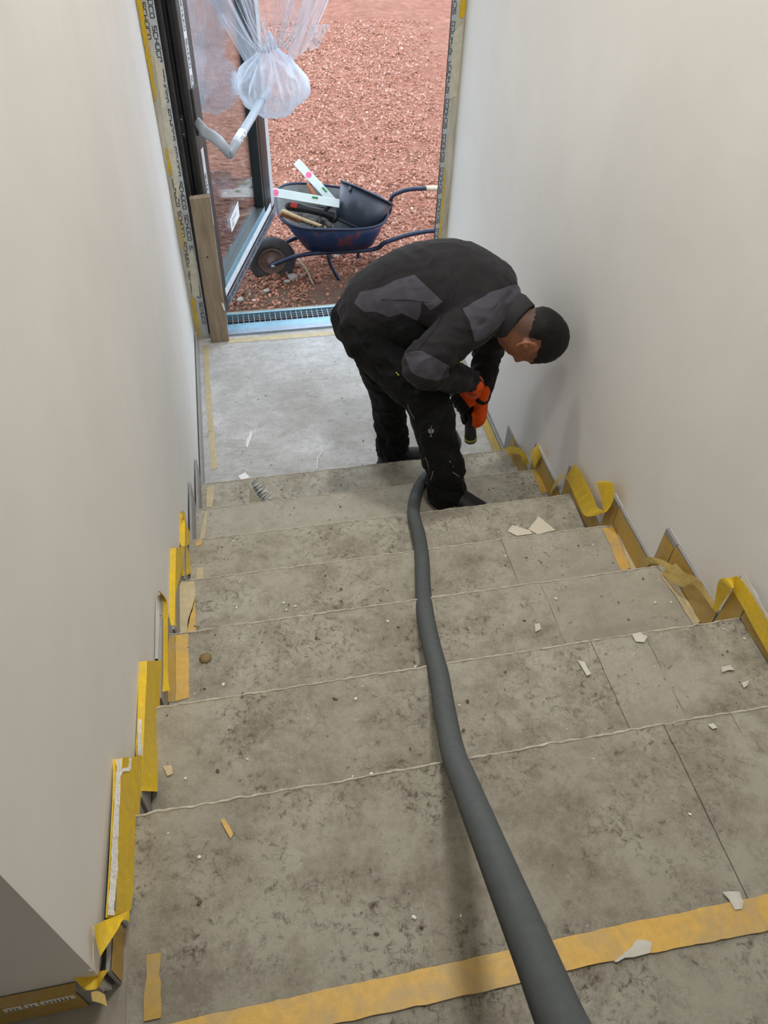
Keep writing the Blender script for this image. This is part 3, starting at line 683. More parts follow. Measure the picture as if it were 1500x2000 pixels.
for i in range(8): word(lt, lp(-.05+.165*i, .075, -.002), LD, Vector((0, 0, 1)), LN, .145, .026, .0045)
obj('lettering', lt, M['ink'], door)
st_ = bmesh.new(); P4 = [lp(s, z, -.031) for s, z in ((.554, .497), (.549, .40), (.356, .385), (.352, .468))]
slab(st_, P4, .0006, LN); sk = obj('sticker', st_, M['paper'], door)
lt = bmesh.new()
for i in range(5): 
    a = P4[1].lerp(P4[2], .15+.0*i); 
for (s, z, l_) in ((.375, .405, .05), (.375, .415, .05), (.375, .425, .05), (.53, .475, .012), (.385, .44, .10), (.385, .45, .11)):
    a = lp(s, z, -.0300)
    lt.faces.new([lt.verts.new(q) for q in (a, a+LD*l_, a+LD*l_+Vector((0, 0, .004)), a+Vector((0, 0, .004)))])
obj('sticker_print', lt, simple('grey_print', (110, 114, 122), .6, bump=0), sk)
# push bar on the inside, wrapped in grey foil
def onoff(u, v, d):
    r = RM @ Vector(((u-750)/FPX, -(v-1000)/FPX, -1)); n = LN; t = ((LA+LN*d-CAMPOS).dot(n))/(r.dot(n)); return CAMPOS+r*t
pb = [onoff(384, 237, .015), onoff(400, 258, .06), onoff(415, 266, .085), onoff(430, 278, .11), onoff(449, 301, .13)]
bar0, bar1 = onoff(449, 300, .13), onoff(512, 195, .13)
PBAR = (bar0, bar1)
bh = empty('push_bar', bar0, parent=door)
bm = bmesh.new(); up = Vector((0, 0, 1))
rings = []
for i, p in enumerate(pb):
    t = (pb[min(i+1, 4)]-pb[max(i-1, 0)]).normalized(); a, b = frame_of(t)
    rings.append(ring(bm, p, a, b, .011, .030, 10))
skin_rings(bm, rings); obj('bracket', bm, M['handle'], bh, True)
leafbox('bracket_plate', -.10, -.02, bar0.z+.12, bar0.z+.34, 0, .012, M['profile'], bh, .002)
bd = (bar1-bar0).normalized()
otube('bar', [bar0-bd*.01, bar0.lerp(bar1, .5), bar1+bd*.15], .024, M['handle'], bh, 14, 1)
otube('wrap_label', [bar0.lerp(bar1, .16), bar0.lerp(bar1, .36)], .0262, M['white'], bh, 16, 1)
bm = bmesh.new()
a_, b_ = frame_of(bd)
for i in range(7):
    for s in range(3):
        th = 1.2+s*.5+.2*(i % 2); q = bar0.lerp(bar1, .19+.022*i); n_ = (LN*math.cos(.6-s*.45)+Vector((0, 0, 1))*math.sin(.6-s*.45)).normalized(); c_ = n_.cross(bd)
        if (i*3+s) % 4 == 0: continue
        p0 = q+n_*.0268; bm.faces.new([bm.verts.new(x) for x in (p0-c_*.004, p0+c_*.004, p0+c_*.004+bd*.008, p0-c_*.004+bd*.008)])
obj('label_print', bm, M['ink'], bh)
# short outside pull seen through the pane
otube('outside_pull', [lp(.30, 1.13, -.10), lp(.42, 1.22, -.10)], .012, M['steel'], door, 8, 1)

# ------------------------------------------------------------ ground outside
GZ = -.50
gobj = bpy.data.meshes.new('ground'); nx, ny = 110, 120
vx = []; 
X0, X1, Y0, Y1 = -6, 9, 1.72, 14
for j in range(ny+1):
    for i in range(nx+1):
        fx = i/nx; fy = (j/ny)**1.6
        x = X0+(X1-X0)*fx; y = Y0+(Y1-Y0)*fy
        h = .03*noise.noise(Vector((x*1.3, y*1.3, 0)))+.02*noise.noise(Vector((x*4, y*4, 3)))+.008*noise.noise(Vector((x*14, y*14, 3)))
        h += .10*max(0, min(1, (y-4)/4))
        vx.append((x, y, GZ+h))
def gheight(x, y):
    return GZ+.03*noise.noise(Vector((x*1.3, y*1.3, 0)))+.02*noise.noise(Vector((x*4, y*4, 3)))+.008*noise.noise(Vector((x*14, y*14, 3)))+.10*max(0, min(1, (y-4)/4))
gobj.from_pydata(vx, [], [(j*(nx+1)+i, j*(nx+1)+i+1, (j+1)*(nx+1)+i+1, (j+1)*(nx+1)+i) for j in range(ny) for i in range(nx)])
ground = link('ground', gobj, M['soil'], None, True); struct(ground)
far = struct(obox('ground', (-40, 50, 13.9, 60, GZ-.4, GZ+.09), M['soil']))
struct(obox('trim_3', (-3, 4.5, 1.70, 1.80, -.75, -.035), M['concrete']))
# crushed brick: loose gravel as one object, the larger stones one by one
ico = bmesh.new(); bmesh.ops.create_icosphere(ico, subdivisions=1, radius=1)
iv = np.array([v.co[:] for v in ico.verts]); ifc = np.array([[v.index for v in f.verts] for f in ico.faces]); ico.free()
ifc12 = ifc
def stones(n, gen, name, mat, parent=None):
    V = []; F = []; T = []
    for i in range(n):
        x, y, s, tnt = gen()
        z = gheight(x, y)
        q = rng.normal(size=(3, 3)); q, _ = np.linalg.qr(q)
        sc = np.array([1, .75, .45])*s*(1+.3*rng.uniform(-1, 1, 3))
        v = (iv*(1+.22*rng.uniform(-1, 1, (len(iv), 1))))*sc@q.T+np.array([x, y, z+s*.12])
        F.append(ifc+len(iv)*i); V.append(v); T.append(np.full(len(iv), tnt))
    V = np.concatenate(V); F = np.concatenate(F); T = np.concatenate(T)
    me = bpy.data.meshes.new(name); me.vertices.add(len(V)); me.vertices.foreach_set('co', V.ravel())
    me.loops.add(F.size); me.loops.foreach_set('vertex_index', F.ravel()); me.polygons.add(len(F))
    me.polygons.foreach_set('loop_start', np.arange(0, F.size, 3)); me.update(calc_edges=True)
    a = me.attributes.new('tint', 'FLOAT', 'POINT'); a.data.foreach_set('value', T.astype(np.float32))
    return link(name, me, mat, parent)
def gen():
    while True:
        y = 1.95+7.9*rng.random()**1.25; x = .0+(2.6+.0*y)*rng.random()+(y-2)*.04*rng.uniform(-1, 3)
        if y < 3.0 and x > .85 and rng.random() < .75 and y < 2.95: continue
        if y < 2.9 and rng.random() < .35: continue
        s = .010+.014*rng.random()**2
        base = .5 if y > 3.2 else .22
        t = min(1, max(0, base+rng.normal()*.25))
        return x, y, s, t
g = stones(30000, gen, 'gravel', M['gravel'], None); tag(g, 'loose red crushed brick gravel covering the yard', 'gravel', kind='stuff')
def small_ico(name, s, seed, mat, parent, loc):
    me = ICO[seed % len(ICO)]
    o = bpy.data.objects.new(name, me); COL.objects.link(o); o.location = loc; o.scale = s; o.rotation_euler = (seed*1.3, seed*.7, seed*2.1)
    if parent: setp(o, parent)
    return o
ICO = []
for i in range(6):
    me = bpy.data.meshes.new('stone'); me.from_pydata([tuple(v*(1+.2*rng.uniform(-1, 1))) for v in iv], [], [tuple(map(int, f)) for f in ifc])
    a = me.attributes.new('tint', 'FLOAT', 'POINT'); a.data.foreach_set('value', np.full(len(iv), (.05, .3, .5, .15, .7, .9)[i], dtype=np.float32))
    me.materials.append(M['gravel']); ICO.append(me)
for i in range(200):
    y = 2.25+3.5*rng.random()**1.6; x = .25+2.0*rng.random(); s = .020+.014*rng.random()
    small_ico('stone', (s, s*.8, s*.5), i if y > 3 else (0, 1, 3)[i % 3], None, ground, (x, y, gheight(x, y)+s*.25))
rk = simple('pale_rock', (150, 144, 136), .9, var=.2, bump=.5, bs=60)
for i, (u, v, s) in enumerate(((572, 545, .05), (590, 540, .028), (560, 552, .03), (470, 588, .035), (520, 572, .03))):
    p = at(u, v, 2, GZ); me = ICO[i].copy(); me.materials.clear(); me.materials.append(rk)
    o = bpy.data.objects.new('rock', me); COL.objects.link(o); o.scale = (s, s*.8, s*.6); o.location = (p.x, p.y, gheight(p.x, p.y)+s*.3); setp(o, ground)
p0, p1 = at(583, 512, 2, GZ), at(612, 560, 2, GZ)
stick_ = otube('stick', [p0+Vector((0, 0, .03)), (p0+p1)/2+Vector((.01, 0, .03)), p1+Vector((0, 0, .02))], [.012, .010, .006], M['wood'], None, 6, 4)
tag(stick_, 'crooked brown stick lying on the soil beside the barrow wheel', 'stick')

# ------------------------------------------------------------ wheelbarrow and its load
wc = at(531, 508, 1, 3.08)
wb = empty('wheelbarrow', (1.0, 3.08, GZ), 'blue steel wheelbarrow with scratched tub standing on the gravel beyond the door', 'wheelbarrow')
def rr(a, n=40, p=3.2):
    """closed super-ellipse ring from 4 corner points order NL,NR,FR,FL"""
    out = []
    for i in range(n):
        t = 2*math.pi*i/n; cx, cy = math.cos(t), math.sin(t)
        x = math.copysign(abs(cx)**(2/p), cx); y = math.copysign(abs(cy)**(2/p), cy)
        u, v = (x+1)/2, (y+1)/2
        out.append((a[0].lerp(a[1], u)).lerp(a[3].lerp(a[2], u), v))
    return out
R4 = [at(536, 449, 1, 2.86), at(757, 449, 1, 2.86), at(757, 377, 1, 3.42), at(533, 350, 1, 3.46)]
R4[0].x = .645; R4[3].x = .66
zb_ = -.27
B4 = [Vector((.84, 2.94, zb_)), Vector((1.40, 2.94, zb_)), Vector((1.40, 3.26, zb_)), Vector((.84, 3.26, zb_))]
def lift4(a, dz, k):
    c_ = sum(a, Vector())/4; return [c_+(p-c_)*k+Vector((0, 0, dz)) for p in a]
outer = [rr(B4), rr([b.lerp(r, .5) for b, r in zip(B4, R4)]), rr(R4)]
inner = [rr(lift4(R4, 0, .975)), rr(lift4([b.lerp(r, .5) for b, r in zip(B4, R4)], .006, .97)), rr(lift4(B4, .008, .97))]
bm = bmesh.new(); vr = [[bm.verts.new(p) for p in r] for r in outer+inner]
n_ = len(vr[0])
for a, b in zip(vr, vr[1:]):
    mi = 1 if a in vr[3:] else 0
    for i in range(n_): bm.faces.new((a[i], a[(i+1) % n_], b[(i+1) % n_], b[i])).material_index = mi
bm.faces.new(vr[0][::-1]); bm.faces.new(vr[-1]).material_index = 1
tub = obj('tub', bm, [M['tub'], M['tubin']], wb, True)
rp = rr(R4); bm = bmesh.new(); tube(bm, rp+[rp[0]], .011, 8, 1); obj('rim', bm, M['frameblue'], wb, True)
fz = zb_-.015
otube('frame_tube', [wc+Vector((-.02, -.09, 0)), Vector((.84, 2.96, fz)), Vector((1.36, 2.96, fz)), at(752, 474, 1, 2.90), at(800, 458, 1, 2.90), at(852, 450, 1, 2.90), at(900, 449, 1, 2.90)], .017, M['frameblue'], wb, 10)
otube('frame_tube', [wc+Vector((-.02, .09, 0)), Vector((.84, 3.26, fz)), Vector((1.36, 3.26, fz)), at(757, 420, 1, 3.46), at(764, 388, 1, 3.46), at(775, 378, 1, 3.46), at(800, 370, 1, 3.46), at(834, 368, 1, 3.46)], .017, M['frameblue'], wb, 10)
otube('grip', [at(832, 368, 1, 3.46), at(880, 368, 1, 3.46)], .022, M['grip'], wb, 12, 1)
otube('grip', [at(900, 449, 1, 2.90), at(950, 449, 1, 2.90)], .022, M['grip'], wb, 12, 1)
for y, u0, u1, v1 in ((2.93, 640, 664, 572), (3.24, 697, 699, 532)):
    a = at(u0, 484, 1, y); f_ = at(u1, v1, 1, y); f_.z = max(f_.z, GZ-.01)
    otube('leg', [Vector((a.x, y, fz)), Vector((a.x+.02, y, fz-.09)), f_, f_+Vector((.05, 0, -.005))], .0135, M['frameblue'], wb, 8)
otube('brace', [Vector((1.02, 2.97, fz)), Vector((1.07, 3.05, fz-.09)), Vector((1.12, 3.14, fz-.10)), Vector((1.16, 3.26, fz-.01))], .011, M['steel'], wb, 8)
wh = bpy.data.objects.new('wheel', None)
bm = bmesh.new(); rings = []
for i in range(40):
    t = 2*math.pi*i/40; o_ = Vector((math.cos(t), 0, math.sin(t)))
    rings.append([bm.verts.new(wc+o_*(.147+.045*math.cos(s*math.pi/5)*(1.0))+Vector((0, .042*math.sin(s*math.pi/5), 0))) for s in range(10)])
for p, q in zip(rings, rings[1:]+rings[:1]):
    for i in range(10): bm.faces.new((p[i], p[(i+1) % 10], q[(i+1) % 10], q[i]))
tyre = obj('wheel', bm, M['tyre'], wb, True)
bm = bmesh.new(); lathe(bm, wc+Vector((0, .03, 0)), Vector((0, -1, 0)), [(.112, 0), (.112, .058), (.098, .060), (.092, .045), (.05, .040), (.035, .052), (.025, .085), (.0, .086)][:-1], 32)
obj('wheel_rim', bm, M['rim'], tyre, True)
bm = bmesh.new(); lathe(bm, wc+Vector((0, .10, 0)), Vector((0, -1, 0)), [(.010, 0), (.010, .20), (.016, .20), (.016, .215)], 12); obj('axle', bm, M['steel'], tyre, True)

def prism_between(name, a, b, wv, w_, h_, mat, parent=None, bev=.002):
    t = (b-a); L_ = t.length; t.normalize(); s = (wv-t*wv.dot(t)).normalized(); n = s.cross(t)
    bm = bmesh.new(); vs = [bm.verts.new(a+t*x+s*y+n*z) for x in (0, L_) for y in (-w_/2, w_/2) for z in (-h_/2, h_/2)]
    for f in ((0, 1, 3, 2), (4, 6, 7, 5), (0, 4, 5, 1), (2, 3, 7, 6), (0, 2, 6, 4), (1, 5, 7, 3)): bm.faces.new([vs[i] for i in f])
    if bev: bmesh.ops.bevel(bm, geom=bm.edges[:], offset=bev, segments=1, affect='EDGES')
    return obj(name, bm, mat, parent), (t, s, n)
def level(a, b, wv, label, dots, vial):
    r = empty('spirit_level', a, label, 'level')
    o, (t, s, n) = prism_between('body', a, b, wv, .062, .024, M['level'], r)
    nn = n if n.dot(CAMPOS-a) > 0 else -n
    for f_ in dots:
        bm = bmesh.new(); lathe(bm, a.lerp(b, f_)+nn*.0118, nn, [(.024, 0), (.024, .0012)], 16); obj('end_mark', bm, M['pink'], r)
    for f_ in vial:
        bm = bmesh.new(); q = a.lerp(b, f_)+nn*.0122; lathe(bm, q-t*.022+s*.014, t, [(.009, 0), (.009, .044)], 10); obj('vial', bm, M['green'], r)
level(at(579, 316, 1, 3.50), at(652, 396, 1, 3.26), Vector((1, 0, .25)), 'pale spirit level with pink dots leaning steeply against the barrow rim behind the bucket', (.33, .97), (.72,))
level(at(533, 376, 1, 3.02), at(662, 398, 1, 3.10), Vector((0, .6, 1)), 'pale spirit level lying across the barrow from the door edge to the bucket', (.03,), (.62,))
# bucket
bt, bb_ = at(717, 377, 1, 3.20), at(690, 446, 1, 3.105); print('BUCKET', (bt-bb_).length)
ax = (bt-bb_).normalized()
bk = empty('bucket', bb_, 'large black plastic bucket lying tilted in the barrow', 'bucket')
hb = (bt-bb_).length
bm = bmesh.new(); lathe(bm, bb_, ax, [(.150, 0), (.166, .006), (.218, hb), (.211, hb), (.158, .012)], 48); obj('body', bm, M['bucket'], bk, True)
bm = bmesh.new(); a_, b_ = frame_of(ax); tube(bm, [bt+a_*math.cos(i*math.pi/16)*.221+b_*math.sin(i*math.pi/16)*.221 for i in range(33)], .008, 8, 1); obj('rim', bm, M['bucket'], bk, True)
bm = bmesh.new(); tube(bm, [bb_+ax*.02+a_*math.cos(i*math.pi/16)*.166+b_*math.sin(i*math.pi/16)*.166 for i in range(33)], .005, 6, 1); obj('base_rib', bm, M['bucket'], bk, True)
for s_ in (-1, 1):
    e = a_ if abs(a_.x) > abs(b_.x) else b_
    bm = bmesh.new(); lathe(bm, bt-ax*.03+e*s_*.205, e*s_, [(.018, 0), (.018, .016)], 12); obj('handle_lug', bm, M['bucket'], bk)
# hammers, grinder, trowel, rubble
hm = empty('hammer', at(552, 413, 1, 2.98), 'hammer with pale wooden handle lying over the near rim side of the barrow', 'hammer')
otube('handle', [at(553, 413, 1, 2.98), at(590, 428, 1, 3.0), at(634, 444, 1, 3.02)], [.017, .014, .012], M['handlewood'], hm, 10, 4, roundcap=True)
prism_between('head', at(628, 440, 1, 3.02)+Vector((0, -.05, -.01)), at(628, 440, 1, 3.02)+Vector((.02, .08, -.01)), Vector((0, 0, 1)), .03, .03, M['darksteel'], hm)
hm2 = empty('hammer', at(601, 360, 1, 3.34), 'hammer with a red-brown handle leaning between the two levels', 'hammer')
otube('handle', [at(602, 361, 1, 3.34), at(612, 378, 1, 3.28), at(623, 396, 1, 3.22)], [.014, .016, .014], M['handlered'], hm2, 10, 4, roundcap=True)
prism_between('head', at(626, 399, 1, 3.20)+Vector((-.04, 0, -.03)), at(626, 399, 1, 3.20)+Vector((.07, .0, -.03)), Vector((0, 0, 1)), .03, .03, M['darksteel'], hm2)
hm3 = otube('brush_handle', [at(549, 419, 1, 3.00), at(566, 425, 1, 3.01), at(585, 433, 1, 3.03)], [.014, .013, .012], M['handlered'], None, 10, 4, roundcap=True)
tag(hm3, 'short red-brown handle beneath the pale hammer handle', 'handle')
dr = empty('angle_grinder', at(600, 412, 1, 3.06), 'black angle grinder with a red label lying beside the bucket', 'grinder')
otube('body', [at(565, 402, 1, 3.05), at(580, 404, 1, 3.06), at(605, 410, 1, 3.08), at(632, 416, 1, 3.10), at(652, 424, 1, 3.12)], [.034, .036, .027, .030, .040], M['black'], dr, 14, 5, roundcap=True)
prism_between('label_plate', at(568, 399, 1, 3.01), at(580, 402, 1, 3.01), Vector((0, .3, 1)), .035, .006, M['red'], dr)
otube('side_grip', [at(632, 416, 1, 3.10), at(640, 404, 1, 3.10), at(648, 402, 1, 3.09)], [.016, .016, .014], M['black'], dr, 10, 4)
otube('gear_ring', [at(648, 422, 1, 3.11), at(654, 425, 1, 3.12)], .046, M['darksteel'], dr, 16, 1)
tw = empty('trowel', at(588, 438, 1, 3.0), 'small steel trowel lying half under the pale hammer handle', 'trowel')
bm = bmesh.new(); slab(bm, [at(584, 434, 1, 3.0), at(596, 436, 1, 3.0), at(612, 446, 1, 3.0), at(590, 446, 1, 2.99)], .003, Vector((0, -.5, .8))); obj('blade', bm, M['steel'], tw)
otube('tang', [at(606, 444, 1, 3.0), at(616, 440, 1, 3.02)], .006, M['steel'], tw, 8, 1)
for i, (u, v, y, s) in enumerate(((602, 430, 3.05, .07), (622, 432, 3.10, .05), (640, 442, 3.04, .045), (612, 440, 3.04, .035), (650, 446, 3.02, .035), (586, 424, 3.10, .05))):
    p = at(u, v, 1, y); me = ICO[i].copy(); me.materials.clear(); me.materials.append(M['mortar'])
    o = bpy.data.objects.new('rubble_lump', me); COL.objects.link(o); o.location = p; o.scale = (s, s*.8, s*.5); o.rotation_euler = (i, i*2, i)
    tag(o, ('largest grey rubble lump in the barrow, between the grinder and pale handle', 'grey rubble lump right behind the largest lump in the barrow', 'grey rubble lump at the bucket base beside the pale hammer head', 'small grey rubble lump just above the trowel in the barrow', 'small rubble lump at the near barrow rim in front of the bucket', 'flat grey rubble lump left under the grinder in the barrow')[i], 'rubble', 'rubble lumps in the barrow')

# ------------------------------------------------------------ plastic bag round the bar end
bagc = PBAR[1]+bd*.10
bag = empty('plastic_bag', bagc, 'crumpled white plastic sheet knotted round the far end of the push bar', 'plastic sheet')
bm = bmesh.new(); bmesh.ops.create_icosphere(bm, subdivisions=5, radius=1)
bcen = at(532, 152, 1, bagc.y+.02)
for v in bm.verts:
    d = v.co.normalized(); ph = math.atan2(d.y, d.x); t = (d.z+1)/2            # 0 bottom, 1 top
    prof = (.35+1.0*math.sin(math.pi*min(1, t*1.15+.02))**.8)*(1-.42*t)
    pl = Vector((math.cos(ph)*2.2, math.sin(ph)*2.2, t*1.1+4)); pl += noise.noise_vector(pl*.8)*.5
    r = 1+.30*(1-abs(noise.noise(pl))*2.6)+.14*(1-abs(noise.noise(pl*2.7))*2.4)+.10*noise.noise(d*2.3)
    h_ = math.hypot(d.x, d.y); v.co = bcen+Vector((math.cos(ph)*h_**.6*.150*prof*r, math.sin(ph)*h_**.6*.12*prof*r, (t-.5)*.46+.03*noise.noise(d*3.1)))
obj('knot', bm, M['filmwhite'], bag, True)
def fan(name, poly, y0, y1, mat, seed, pleat=.05, nv=24, nf=46):
    """pleated sheet between a gathered lower edge and a spread upper edge; poly = lower-left, lower-right, upper-left, upper-right (+bulge)"""
    a, b, c_, d_ = poly; bm = bmesh.new(); g = []
    for j in range(nv+1):
        t = j/nv; row = []
        for i in range(nf+1):
            s = i/nf; s2 = s+.04*noise.noise(Vector((s*7, t*1.2, seed)))
            u = (a[0]*(1-s2)+b[0]*s2)*(1-t)+(c_[0]*(1-s2)+d_[0]*s2)*t; v = (a[1]*(1-s2)+b[1]*s2)*(1-t)+(c_[1]*(1-s2)+d_[1]*s2)*t
            v += 22*math.sin(math.pi*t)*math.sin(math.pi*s)*.4
            fold = (1-abs(noise.noise(Vector((s*9, t*.8, seed))))*2.6)+.5*(1-abs(noise.noise(Vector((s*24, t*1.5, seed+5))))*2)
            y = y0+(y1-y0)*t+pleat*(.25+t)*fold
            row.append(bm.verts.new(at(u, v, 1, y)))
        g.append(row)
    for p, q in zip(g, g[1:]):
        for i in range(nf): bm.faces.new((p[i], p[i+1], q[i+1], q[i]))
    return obj(name, bm, mat, bag, True)
by = bcen.y
fan('left_sheet', ((484, 118), (535, 100), (380, -60), (470, -70)), by, by-.15, M['film'], 1, .06)
fan('left_edge', ((478, 122), (505, 105), (388, -40), (420, -60)), by-.04, by-.2, M['filmwhite'], 2, .03, nf=12)
fan('middle_sheet', ((500, 95), (560, 95), (440, -80), (600, -80)), by+.02, by-.05, M['film'], 3, .09)
fan('right_sheet', ((530, 110), (578, 120), (560, -60), (640, -60)), by, by+.1, M['film'], 4, .06)
fan('right_flap', ((556, 130), (600, 98), (612, -80), (672, -70)), by-.05, by-.1, M['filmwhite'], 5, .035, nf=16)
fan('hanging_corner', ((606, 100), (622, 92), (604, 50), (645, 45)), by-.08, by-.1, M['filmwhite'], 6, .02, nv=8, nf=8)
random.seed(5)
for i in range(11):
    s = i/10; u1 = 405+s*215+random.uniform(-6, 6); u0 = 500+s*62
    if 300 < u1 < 640: otube('crease', [at(u0, 98+6*math.sin(s*6), 1, by-.03), at((u0*.45+u1*.55)+random.uniform(-3, 3), 45, 1, by-.08), at(u1, -20, 1, by-.12)], [.005, .0022, .001], M['white'], bag, 5, 3)
# second sheet hanging behind the pane
bm = bmesh.new(); g = []
for j in range(20):
    row = []
    for i in range(16):
        s = i/15; t = j/19; wv_ = .02*noise.noise(Vector((s*4, t*3, 9)))
        s_hi = .36+.30*math.sin(min(1, t*1.1)*2.4)+.03*noise.noise(Vector((t*8, 0, 2)))
        row.append(bm.verts.new(lp(.03+(s_hi-.03)*s, 1.02+t*1.1, -.12+wv_*1.5)))
    g.append(row)
for p, q in zip(g, g[1:]):
    for i in range(15): bm.faces.new((p[i], p[i+1], q[i+1], q[i]))
hz = obj('plastic_sheet', bm, M['filmhaze'], None, True); tag(hz, 'hazy plastic sheet hanging behind the glass on the hinge side of the door', 'plastic sheet')

# ------------------------------------------------------------ vacuum hose
hp = [(1150, 2120, 1.50, 3), (1112, 2000, 1.42, 3)]
HD = .050
def alongray(u, v, px):
    """point on the ray where a hose of diameter HD is px wide"""
    r = RM @ Vector(((u-750)/FPX, -(v-1000)/FPX, -1)); r.normalize(); return CAMPOS+r*(FPX*HD/px)
hr = HD/2
path = [alongray(1190, 2200, 100), alongray(1146, 2100, 92), alongray(1098, 2000, 84), alongray(1050, 1880, 76), alongray(1001, 1760, 68.5), alongray(948, 1630, 59.5), alongray(908, 1530, 52)]
def rest(u, v, z): p = at(u, v, 2, z+hr+.004); return p
path += [rest(884, 1466, 7*RISE), rest(868, 1385, 6.45*RISE), rest(857, 1318, 6.05*RISE), rest(843, 1262, 5.5*RISE), rest(830, 1195, 5*RISE), rest(826, 1140, 4.3*RISE), rest(824, 1090, 4.0*RISE), rest(818, 1045, 3.25*RISE), rest(808, 1004, 3.0*RISE), rest(812, 968, 2.3*RISE), rest(826, 940, 2.0*RISE), at(850, 915, 1, .02), at(880, 888, 1, .12), at(892, 868, 1, .17)]
path += [at(886, 850, 1, .22), at(868, 820, 1, .22), at(864, 786, 1, .18), at(874, 766, 1, .06), at(892, 766, 1, -.08), at(908, 780, 1, -.16)]
P, R_ = catmull(path, [hr]*len(path), 10)
# resample evenly for ribs
cum = [0]
for a, b in zip(P, P[1:]): cum.append(cum[-1]+(b-a).length)
PIT = .0056; nseg = int(cum[-1]/PIT); Q = []; j = 0
for i in range(nseg*2+1):
    s = cum[-1]*i/(nseg*2)
    while j < len(cum)-2 and cum[j+1] < s: j += 1
    Q.append(P[j].lerp(P[j+1], (s-cum[j])/max(1e-9, cum[j+1]-cum[j])))
bm = bmesh.new(); tube(bm, Q, [hr*(1.0 if i % 2 else .90) for i in range(len(Q))], 18, 1)
hose = empty('vacuum_hose', path[-1], 'grey ribbed vacuum hose running down the stairs to the worker', 'hose')
obj('hose_tube', bm, M['hose'], hose, True)
NZ0, NZ1 = at(918, 800, 1, -.18), at(919, 856, 1, -.16)
otube('nozzle', [path[-2], path[-1], at(916, 792, 1, -.18), NZ0, NZ0.lerp(NZ1, .5), NZ1], [.024, .025, .025, .0245, .0245, .027], M['nozzle'], hose, 18, 4)
nd = (NZ1-NZ0).normalized()
otube('nozzle_ring', [NZ1-nd*.012, NZ1], .0285, M['nyellow'], hose, 18, 1); otube('nozzle_tip', [NZ1, NZ1+nd*.010], .028, M['black'], hose, 18, 1)

# ------------------------------------------------------------ the worker
man = empty('person', (1.02, -.15, .17), 'person in charcoal work jacket and black trousers bending down with a vacuum nozzle, orange gloves', 'person')
def loft(bm, secs, n=24):
    """secs: (centre, a-axis, b-axis, ra, rb)"""
    rings = []
    for c_, a, b, ra, rb in secs: rings.append([bm.verts.new(c_+a*(math.cos(2*math.pi*i/n)*ra)+b*(math.sin(2*math.pi*i/n)*rb)) for i in range(n)])
    skin_rings(bm, rings)
def torso(bm, pts, lat, n=28, sub=5):
    """pts: (centre, lateral radius, sagittal radius)"""
    C_, _ = catmull([p[0] for p in pts], [0]*len(pts), sub); _, ra = catmull([p[0] for p in pts], [p[1] for p in pts], sub); _, rb = catmull([p[0] for p in pts], [p[2] for p in pts], sub)
    secs = []
    for i, c_ in enumerate(C_):
        t = (C_[min(i+1, len(C_)-1)]-C_[max(i-1, 0)]).normalized(); a = (lat-t*lat.dot(t)).normalized(); secs.append((c_, a, a.cross(t), ra[i], rb[i]))
    loft(bm, secs, n)
LAT = Vector((.40, .90, .06)).normalized()
J = dict(
 hip=at(706, 634, 1, -.04), waist=at(742, 590, 1, -.08), mid=at(806, 560, 1, -.13), chest=at(880, 556, 1, -.19), shl=at(948, 580, 1, -.26), neck=at(994, 618, 1, -.32),
 rsh=at(925, 622, 1, -.37), rel=at(822, 716, 1, -.48), rwr=at(922, 748, 1, -.32),
 lsh=at(985, 610, 1, -.08), lel=at(952, 690, 1, -.07), lwr=at(938, 772, 1, -.20),
 rhip=at(735, 655, 1, -.14), rkn=at(838, 792, 1, -.38), rank=at(872, 934, 1, -.45),
 lhip=at(722, 640, 1, .06), lkn=at(757, 770, 1, .12), lank=at(768, 880, 1, .16))
for a, b in (('rhip', 'rkn'), ('rkn', 'rank'), ('lhip', 'lkn'), ('lkn', 'lank'), ('rsh', 'rel'), ('rel', 'rwr'), ('lsh', 'lel'), ('lel', 'lwr'), ('hip', 'neck'), ('rsh', 'lsh'), ('rhip', 'lhip')):
    print('LEN', a, b, round((J[a]-J[b]).length, 3), [round(x, 2) for x in J[a]])
def limb(bm, pts, rad, n=18, k=5): tube(bm, pts, rad, n, k, roundcap=True)
def wrinkle(me, amp, f, stretch=(1, 1, 1), seed=0, keep=None):
    me.update(); nr = [v.normal.copy() for v in me.vertices]
    for v, n in zip(me.vertices, nr):
        p = Vector((v.co.x*f*stretch[0], v.co.y*f*stretch[1], v.co.z*f*stretch[2]))+Vector((seed, 0, 0))
        p += noise.noise_vector(p*.5)*1.2
        d = (1-abs(noise.noise(p))*2.2)*.7+(1-abs(noise.noise(p*2.1+Vector((5, 5, 5))))*2)*.3
        k = keep(v.co) if keep else 1
        v.co += n*(amp*(d-.45)*k)
